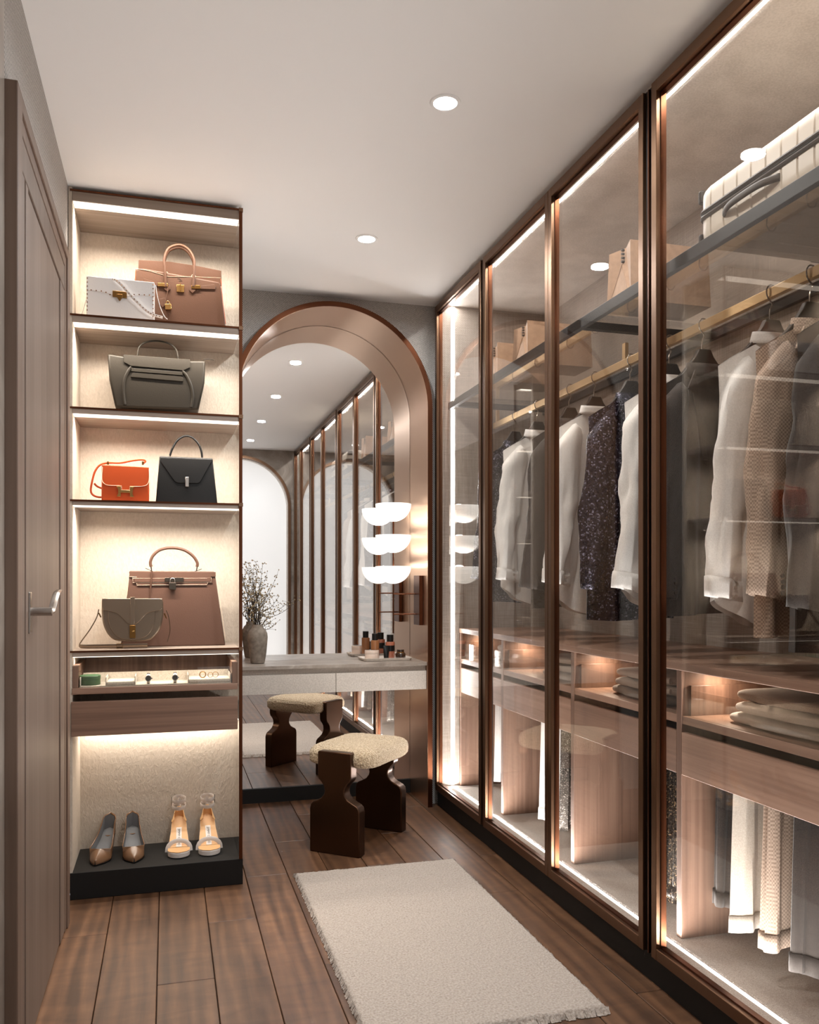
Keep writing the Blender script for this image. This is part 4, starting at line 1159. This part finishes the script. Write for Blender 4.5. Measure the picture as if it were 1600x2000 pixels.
def bottle(name, px, y, r, h, hc, rc, mat, lab, label_band=False, z=TZ):
    x = at_px(px, y)
    t = thing(name, lab, 'bottle', (x, y, z))
    MB().lathe([(r * .95, 0), (r, .003), (r, h - .004), (r * .93, h), (rc * .8, h + .001)], (x, y, z), 28).build('body', mat, t, smooth=True)
    MB().lathe([(rc, h + .0012), (rc, h + hc - .001), (rc * .95, h + hc)], (x, y, z), 24).build('cap', 'black_plastic', t, smooth=True)
    if label_band:
        MB().lathe([(r * 1.015, h * .42), (r * 1.015, h * .78)], (x, y, z), 28, cap=False).build('band', 'black_plastic', t, smooth=True)
bottle('lotion_bottle', 732.5, 4.492, .0232, .098, .036, .0165, 'amber_liquid', 'tall amber bottle with black cap standing at the rear of the cosmetics tray')
bottle('perfume_bottle', 762, 4.497, .0255, .088, .038, .0185, 'rose_liquid', 'rose bottle with black label band and black cap at the rear of the tray', True)
def tube_(px, y, r, h, lab):
    x = at_px(px, y)
    t = thing('cream_tube', lab, 'tube', (x, y, TZ))
    mb = MB()
    n = 20; rings = []
    for k in range(7):
        v = k / 6
        rings.append([(x + lin(r, r * 1.35, v) * math.cos(2 * PI * q / n), y + lin(r, .0015, v ** 1.4) * math.sin(2 * PI * q / n), TZ + .012 + v * (h - .012)) for q in range(n)])
    vv = [p for rg in rings for p in rg]; ff = []
    for i in range(6):
        for q in range(n): ff.append((i * n + q, i * n + (q + 1) % n, (i + 1) * n + (q + 1) % n, (i + 1) * n + q))
    ff.append(tuple(range(n))[::-1]); ff.append(tuple(6 * n + q for q in range(n)))
    mb._add(vv, ff); mb.build('body', 'black_plastic', t, smooth=True)
    MB().lathe([(r * .97, 0), (r * .97, .0115)], (x, y, TZ), 20).build('cap', 'black_plastic', t, smooth=True)
tube_(754.5, 4.425, .0135, .072, 'small black cosmetic tube standing in front of the bottles')
x = at_px(782.5, 4.425); y = 4.425
t = thing('serum_jar', 'small dark brown glass jar with gold collar at the right of the tray', 'jar', (x, y, TZ))
MB().lathe([(.026, 0), (.0275, .003), (.0275, .026), (.024, .0325), (.0205, .034)], (x, y, TZ), 28).build('body', 'brown_glass', t, smooth=True)
MB().lathe([(.0205, .0342), (.0205, .038)], (x, y, TZ), 24).build('collar', 'gold', t, smooth=True)
MB().lathe([(.0195, .0382), (.0195, .049), (.0185, .050)], (x, y, TZ), 24).build('lid', 'brown_glass', t, smooth=True)

# ================================================================== WARDROBE CONTENTS
RAILX, RAILZ = 1.681, 2.031
def place_mesh(o, c):
    o.data.transform(Matrix.Translation(-Vector(c)))

def hanger(y, lab):
    t = thing('coat_hanger', lab, 'hanger', (RAILX, y, 1.9), 'dark hangers on the rail')
    hk = [(RAILX - .004, y, 1.925), (RAILX - .004, y, 1.965), (RAILX + .004, y, 1.985), (RAILX - .012, y, 2.005), (RAILX - .0145, y, 2.025), (RAILX - .006, y, 2.0385), (RAILX + .008, y, 2.0385), (RAILX + .0165, y, 2.028), (RAILX + .0165, y, 2.012)]
    MB().tube(smoothpath(hk, 5), .0022, 7).build('hook', 'steel_hook', t, smooth=True)
    ol = [(-.034, 1.914), (-.022, 1.938), (.022, 1.938), (.034, 1.914), (.075, 1.862), (.118, 1.822), (.12, 1.808), (.075, 1.838), (0, 1.872), (-.075, 1.838), (-.12, 1.808), (-.118, 1.822), (-.075, 1.862)]
    MB().prism(ol, lambda a, b: (RAILX + a, y - .011, b), lambda a, b: (RAILX + a, y + .011, b)).build('shoulder_bar', 'hanger_wood', t, bevel=.003, smooth=True)
    return t

def garment(name, label, cat, y, mat, sd, hem=1.06, shirt=True, width=.205, sleeve=1.15, thick=.034, swing=.0, curved=True, buttons=None, group=None, jit=.0):
    """jacket or shirt on a hanger; the width runs across the wardrobe (x), the thickness along the rail (y)"""
    t = thing(name, label, cat, (RAILX, y, hem), group)
    rnd = random.Random(sd)
    ph = [rnd.uniform(0, 6.28) for _ in range(6)]
    SH = 1.872           # neck height
    def half(v):         # half width down the body
        return width * (1.0 - .05 * math.sin(min(1, v / .55) * PI)) + (.012 * v if shirt else .006 * v)
    def ztop(s): return SH + .016 - .095 * abs(s) ** 1.2          # shoulder slope
    def zhem(s):
        if shirt and curved: return hem + .085 * abs(s) ** 2.2
        return hem + .004 * math.sin(3 * s + ph[0])
    nu, nv = 46, 34
    def surf(side):
        def fn(u, v):
            s = u * 2 - 1
            z = lin(ztop(s), zhem(s), v)
            x = s * half(v)
            prof = math.sqrt(max(0, 1 - abs(s) ** 3.2))
            th = thick * (.42 + .58 * min(1, v * 5)) * prof
            fold = .014 * math.sin(s * 7 + ph[1] + v * 1.2) * min(1, v * 2.2) + .008 * math.sin(s * 15 + ph[2]) * v
            fold += .008 * fbm(s * 2.2 + sd, v * 2.0, sd)
            yy = side * th + fold * (1 if prof > .3 else prof / .3)
            return (RAILX + x + swing * v * v, y + yy, z)
        return fn
    mb = MB(); mb.grid(nu, nv, surf(-1)); mb.grid(nu, nv, surf(1), flip=True)
    mb.build('body', mat, t, smooth=True)
    # sleeves
    for sgn in (-1, 1):
        sx = sgn * width
        def sl(u, v, sgn=sgn):
            a = 2 * PI * u
            cap = .16
            q = min(1, v / cap)
            dome = math.sqrt(max(0, 1 - (1 - q) ** 2)) * .94 + .06
            z = lin(SH - .052, sleeve, v)
            out = lin(.004, .062, v ** .9) + .007 * math.sin(v * 5 + ph[3]) * q
            cx = RAILX + sgn * (width - .058 + out - .020 * (1 - q)) + swing * v
            rx = (lin(.058, .052, v) * (1 - .08 * math.sin(v * PI)) if shirt else lin(.060, .056, v)) * dome
            ry = (lin(.036, .026, v) + .003 * math.sin(4 * v + ph[4])) * (.35 + .65 * dome)
            wr = (.0075 * math.sin(a * 3 + v * 7 + ph[5]) * (.3 + v) + .014 * fbm(math.cos(a) * 1.2 + sd * 3, v * 4, math.sin(a) + sgn)) * q
            wr += .004 * math.sin(v * 34 + a * 2 + ph[1]) * math.exp(-((v - .55) / .16) ** 2) * (1 if shirt else .5)
            zz = z - .010 * math.cos(a) * sgn * v * -1
            zz -= .022 * (1 - q) * (1 + sgn * math.cos(a)) * dome
            return (cx + (rx + wr) * math.cos(a), y - .022 + (ry + wr * .6) * math.sin(a) - .012 * v, zz)
        m2 = MB(); m2.grid(34, 30, sl, closed_u=True)
        so_ = m2.build('sleeve', mat, t, smooth=True, solid=.002)
        # cuff
        m3 = MB(); m3.grid(34, 4, lambda u, v: tuple(Vector(sl(u, lin(.92, 1.0, v))) + Vector((math.cos(2 * PI * u), math.sin(2 * PI * u), 0)) * .0022 - Vector((0, 0, .002 * v))), closed_u=True)
        if shirt: m3.build('cuff', mat, so_, smooth=True, solid=.002)
        if sgn < 0 and buttons:
            mbn = MB()
            for k in range(3 if shirt else 4):
                vv = (.985 - k * .035) if shirt else (.975 - k * .022)
                p = Vector(sl(.93, vv)); q = Vector(sl(.90, vv))
                p = Vector(sl(.86, vv))
                mbn.tube([p + Vector((0, .001, 0)), p + Vector((.0005, -.0045, 0))], .0062 if shirt else .0056, 12)
            mbn.build('cuff_buttons', buttons, so_, smooth=True)
    # collar: stand-up band around the neck
    def col(u, v):
        a = lin(-PI * .92, PI * .92, u) - PI / 2 + PI
        rx = .056 + .004 * v; ry = .026 + .004 * v
        h = (.034 if shirt else .026)
        return (RAILX + rx * math.sin(a + PI / 2), y + ry * math.cos(a + PI / 2) * 1.0 - .004, SH - .008 + h * v - .018 * math.cos(a + PI / 2) * -1 * (1 - v * .3) * .5)
    MB().grid(28, 5, col).build('collar', mat, t, smooth=True, solid=.003)
    def fold(u, v):
        p = Vector(col(u, 1)); c = Vector((RAILX, y - .004, p.z)); d = (p - c); d.normalize()
        return p + d * (.003 + .009 * v) + Vector((0, 0, .001 - (.034 if shirt else .045) * v))
    MB().grid(28, 4, fold).build('collar_fold', mat, t, smooth=True, solid=.003)
    if not shirt:                                   # lapel edge on the near side
        for sgn in (-1, 1):
            pts = [(sgn * .058, SH - .012), (sgn * .085, SH - .075), (sgn * .066, SH - .085), (sgn * .030, SH - .30), (sgn * .012, SH - .30)]
            def yy(a, b): return y - thick * .98 - .006
            MB().prism(pts, lambda a, b: (RAILX + a, yy(a, b) - .004, b), lambda a, b: (RAILX + a, yy(a, b) + .003, b)).build('lapel', mat, t, bevel=.001)
    else:
        bt = MB()
        for k in range(5):
            zz = SH - .05 - k * .14
            bt.tube([(RAILX, y - thick - .001, zz), (RAILX, y - thick - .007, zz)], .0045, 8)
        bt.build('front_buttons', 'button', t)
    return t

GARS = [
    (3.973, 'sequin_jacket', 'navy sequin jacket farthest along the rail beside the arched niche', 'jacket', 'sequin_navy', 1.08, False, .182, 1.19),
    (3.702, 'shirt', 'white shirt farthest along the rail, next to the navy jacket by the niche', 'shirt', 'cloth_white', 1.075, True, .176, 1.19),
    (3.367, 'blazer', 'dark brown tweed jacket between the two farther white shirts', 'jacket', 'tweed_brown', 1.07, False, .178, 1.15),
    (3.141, 'shirt', 'white shirt hanging between the brown tweed and the large navy sequin jacket', 'shirt', 'cloth_white', 1.045, True, .178, 1.175),
    (2.860, 'sequin_jacket', 'navy sequin jacket seen through the third glass door', 'jacket', 'sequin_navy', 1.04, False, .178, 1.15),
    (2.600, 'shirt', 'white shirt just beyond the dark brown jacket, half hidden by the door post', 'shirt', 'cloth_white', 1.075, True, .178, 1.155),
    (2.410, 'blazer', 'dark brown tweed jacket behind the nearest white shirt', 'jacket', 'tweed_brown', 1.075, False, .178, 1.135),
    (2.085, 'shirt', 'nearest white shirt with buttoned cuff beside the checked blazer', 'shirt', 'cloth_white', 1.045, True, .178, 1.135),
    (1.925, 'blazer', 'beige checked blazer with dark cuff buttons', 'jacket', 'check_beige', 1.03, False, .178, 1.14),
    (1.770, 'blazer', 'nearest dark brown blazer at the right edge of the wardrobe', 'jacket', 'tweed_dark', 1.0, False, .178, 1.11),
]
HL = ['behind the far navy jacket', 'above the farthest white shirt', 'above the brown jacket between white shirts', 'above the white shirt beside the navy jacket',
      'above the large navy sequin jacket', 'above the half hidden white shirt', 'above the dark brown jacket', 'above the nearest white shirt', 'above the beige checked blazer', 'above the nearest dark blazer']
for i, (y, nm, lab, cat, mat, hem, sh_, wd, slv) in enumerate(GARS):
    hanger(y, 'dark wooden hanger with steel hook ' + HL[i])
    garment(nm, lab, cat, y, mat, 10 + i * 3, hem, sh_, wd, slv, buttons=('button' if sh_ else 'button_dark'), group={'shirt': 'white shirts on the rail', 'jacket': 'jackets on the rail'}[cat])

# trousers hanging under the drawers
def trousers(y, lab, mat, z0, x0=1.535, w=.17, cuff=True, thick=.028, sd=1):
    t = thing('trousers', lab, 'trousers', (x0 + w / 2, y, z0), 'trousers hanging under the drawers')
    rnd = random.Random(sd); p = [rnd.uniform(0, 6.28) for _ in range(4)]
    zt = .598
    def outline(u, v, grow=0):
        a = 2 * PI * u
        ww = lin(w * .46, w * .52, v) + grow; th = lin(thick * .75, thick, v) + grow
        X = math.copysign(abs(math.cos(a)) ** .7, math.cos(a)); Yy = math.copysign(abs(math.sin(a)) ** .8, math.sin(a))
        pleat = .010 * math.sin(math.cos(a) * 7 + p[0]) * (1 if math.sin(a) < 0 else .6) * (.45 + .55 * v) + .004 * math.sin(math.cos(a) * 15 + p[1] + v * 2)
        front = .007 * math.sin(math.sin(a) * 6 + p[2])
        return (x0 + w / 2 + X * (ww + front * abs(X)), y + Yy * th + pleat * abs(math.sin(a)) ** .4, lin(zt, z0, v) + .006 * math.sin(math.cos(a) * 3 + p[3]) * v)
    b = MB().grid(56, 26, lambda u, v: outline(u, v), closed_u=True).build('leg_cloth', mat, t, smooth=True, solid=.002)
    if cuff:
        MB().grid(56, 3, lambda u, v: outline(u, lin(.885, 1.0, v), .0035), closed_u=True).build('turn_up', mat, t, smooth=True, solid=.002)
    return t
TRS = [(3.93, 'white trousers hanging by the first partition near the niche', 'cloth_white', .20, 1.56, .12, False),
       (3.395, 'narrow white trousers with turned cuffs under the second drawer', 'cloth_white', .15, 1.56, .15, True),
       (3.185, 'grey sequined trousers under the drawer behind the stool reflection', 'sequin_grey', .17, 1.55, .17, False),
       (2.545, 'dark glittering trousers beside the bronze door post', 'sequin_dark', .16, 1.55, .15, False),
       (2.395, 'dark glittering trousers just beyond the near partition', 'sequin_dark', .16, 1.55, .15, True),
       (2.315, 'white trousers half hidden by the near partition', 'cloth_white', .15, 1.55, .15, False),
       (2.17, 'dark brown tweed trousers beside the near partition', 'tweed_brown', .225, 1.555, .17, True),
       (2.065, 'white trousers with turned cuffs in the nearest bay', 'cloth_ivory', .195, 1.535, .19, True),
       (1.94, 'beige checked trousers with turned cuffs in the nearest bay', 'check_beige', .195, 1.54, .19, True),
       (1.82, 'dark brown trousers at the right edge of the nearest bay', 'tweed_dark', .18, 1.54, .19, True)]
for i, (y, lab, mat, z0, x0, w_, cf) in enumerate(TRS):
    trousers(y, lab, mat, z0, x0, w_, cf, .028 if i > 5 else .022, 40 + i)

# folded knitwear in the glass fronted trays
def folded(x, y, z, lx, ly, h, mat, lab, sd, group):
    t = thing('folded_cloth', lab, 'clothing', (x, y, z), group)
    rnd = random.Random(sd); p = [rnd.uniform(0, 6.28) for _ in range(3)]
    def fn(u, v):
        a = 2 * PI * u; e = .30
        ca, sa = math.cos(a), math.sin(a)
        X = math.copysign(abs(ca) ** e, ca); Yy = math.copysign(abs(sa) ** e, sa)
        phv = -PI / 2 + PI * v; cp, sp = max(0, math.cos(phv)), math.sin(phv)
        r = cp ** .22
        sag = .10 * math.exp(-((Yy * r + .35) / .22) ** 2) * (1 if X * r < -.2 else .3)
        zz = z + h / 2 + h / 2 * math.copysign(abs(sp) ** .75, sp) * (1 - sag * 2.2)
        wav = .0012 * math.sin(Yy * r * 3.0 + p[0]) + .0008 * fbm(X * r * 2 + sd, Yy * r * 2, 1)
        if sp < 0: wav *= .5
        return (x + X * r * (lx / 2 + .006 * math.sin(Yy * 4 + p[1])), y + Yy * r * (ly / 2) + .004 * math.sin(X * 2 + p[2]), max(z + .0003, zz + wav))
    MB().grid(80, 22, fn, closed_u=True).build('knit', mat, t, smooth=True)
    # turned-over edge along the front
    MB().tube(smoothpath([(x - lx / 2 - .002, y - ly * .46, z + h * .62), (x - lx / 2 - .006, y - ly * .2, z + h * .55), (x - lx / 2 - .005, y + ly * .05, z + h * .5), (x - lx / 2 + .004, y + ly * .2, z + h * .45)], 5), h * .30, 8, flat=(1, .5)).build('turned_edge', mat, t, smooth=True)
    return t
ST = [(3.955, 'beside the niche'), (3.26, 'second from the niche'), (2.59, 'third from the niche'), (1.88, 'nearest the viewer')]
lvl = ['bottom', 'middle', 'top']
MT = [['cloth_ivory', 'cloth_ivory', 'cloth_white'], ['cloth_white', 'cloth_white', 'cloth_white'], ['cloth_grey', 'cloth_white', 'cloth_white'], ['cloth_white', 'cloth_white', 'cloth_ivory']]
SP = [(3.83, .24), (3.20, .38), (2.58, .42), (1.90, .44)]
for i, (yc, where) in enumerate(ST):
    yc, ly = SP[i]
    for k in range(3):
        folded(1.69 + .006 * k, yc + (.008, -.006, .0)[k], .7778 + k * .0322, .30, ly - .01 * k, .0315, MT[i][k],
               '%s folded knit of the stack in the tray %s' % (lvl[k], where), 60 + i * 5 + k, 'folded knitwear in the wardrobe trays')

# suitcase lying on the upper shelf
SZ = 2.1268
sx0, sx1, sy0, sy1, sz1 = 1.462, 1.90, 1.38, 2.118, SZ + .185
sc_ = thing('suitcase', 'ivory ribbed hard shell suitcase lying on the upper wardrobe shelf', 'suitcase', ((sx0 + sx1) / 2, (sy0 + sy1) / 2, SZ))
def shell():
    mb = MB(); ys = []
    y = sy0; n = 13; step = (sy1 - sy0) / n
    rows = []
    for k in range(n + 1):
        yk = sy0 + k * step
        if 0 < k < n: rows += [(yk - .004, 0), (yk - .002, .0035), (yk + .002, .0035), (yk + .004, 0)]
        if k < n:
            rows += [(yk + step * .3, 0), (yk + step * .7, 0)]
    rows = [(sy0, .03), (sy0 + .006, .012), (sy0 + .018, .003)] + [r for r in rows if sy0 + .02 < r[0] < sy1 - .02] + [(sy1 - .018, .003), (sy1 - .006, .012), (sy1, .03)]
    rings = []
    for yk, ins in rows:
        rings.append([(a, yk, b) for a, b in rrect(sx0 + ins, sx1 - ins, SZ + ins, sz1 - ins, max(.012, .045 - ins), 6)])
    m = len(rings[0]); vs = [p for r in rings for p in r]; fs = []
    for i in range(len(rings) - 1):
        for k in range(m): fs.append((i * m + k, i * m + (k + 1) % m, (i + 1) * m + (k + 1) % m, (i + 1) * m + k))
    fs.append(tuple(range(m))); fs.append(tuple((len(rings) - 1) * m + k for k in range(m))[::-1])
    return mb._add(vs, fs)
shell().build('shell', 'suitcase_shell', sc_, smooth=True)
zm = SZ + .093
for dz, r, mt in ((.0075, .0065, 'suitcase_trim'), (-.0075, .0065, 'suitcase_trim'), (0, .0045, 'black_plastic')):
    pth = [(a, b, zm + dz) for a, b in rrect(sx0 - .0005, sx1 + .0005, sy0 - .0005, sy1 + .0005, .03, 6)]
    MB().tube(pth, r, 8, closed=True).build('zip_band', mt, sc_, smooth=True)
MB().tube(smoothpath([(sx0 - .001, 2.0, zm - .035), (sx0 - .010, 1.985, zm - .035), (sx0 - .020, 1.95, zm - .033), (sx0 - .022, 1.89, zm - .032), (sx0 - .020, 1.83, zm - .033), (sx0 - .010, 1.795, zm - .035), (sx0 - .001, 1.78, zm - .035)], 5), .011, 10, flat=(.95, .45)).build('handle', 'suitcase_trim', sc_, smooth=True)
for z in (SZ + .03, sz1 - .03):
    B(sx0 + .004, sx0 + .05, sy1 - .006, sy1 + .010, z - .02, z + .02).build('wheel_housing', 'suitcase_trim', sc_, bevel=.006)
    B(sx1 - .05, sx1 - .004, sy1 - .006, sy1 + .010, z - .02, z + .02).build('wheel_housing', 'suitcase_trim', sc_, bevel=.006)

# kraft paper bags on the upper shelf
def kraft(y0, y1, h, lab):
    z0, z1 = SZ, SZ + h; x0, x1 = 1.49, 1.80
    t = thing('kraft_bag', lab, 'paper bag', ((x0 + x1) / 2, (y0 + y1) / 2, SZ), 'kraft paper bags on the upper shelf')
    ym = (y0 + y1) / 2; zv = z0 + h * .72
    # body with a gusset pinched inward on its narrow side
    d = .030
    vs = [(x0, y0, z0), (x1, y0, z0), (x1, y1, z0), (x0, y1, z0),
          (x0 + .004, y0 + .012, z1), (x1 - .004, y0 + .012, z1), (x1 - .004, y1 - .012, z1), (x0 + .004, y1 - .012, z1),
          (x0 + d * .5, ym, zv), (x0 + d, ym, z1), (x1 - d, ym, z1), (x1 - d * .5, ym, zv)]
    fs = [(0, 3, 2, 1), (0, 1, 5, 4), (2, 3, 7, 6), (0, 4, 9, 8), (3, 8, 9, 7), (0, 8, 3), (1, 11, 10, 5), (2, 6, 10, 11), (1, 2, 11), (4, 5, 10, 9), (9, 10, 6, 7)]
    MB()._add(vs, fs).build('body', 'kraft', t)
    cr = MB()
    cr.tube([(x0, y0 + .004, z0 + .004), (x0 + d * .5 - .001, ym, zv), (x0, y1 - .004, z0 + .004)], .0014, 5)
    cr.build('crease', 'kraft', t)
    hl = MB()
    for k in range(4):
        zz = lin(zv + .006, z1 - .012, k / 3)
        hl.tube([(x0 + d * .62 + .0, ym - .006, zz), (x0 + d * .62 - .010, ym - .006, zz)], .0048, 10)
    hl.build('lace_holes', 'ink', t)
kraft(3.735, 3.90, .185, 'small kraft paper bag on the upper shelf nearest the arched niche')
kraft(3.385, 3.555, .185, 'kraft paper bag with dark lacing behind the second glass door')
kraft(2.535, 2.700, .205, 'kraft paper bag with dark lacing beside the suitcase')
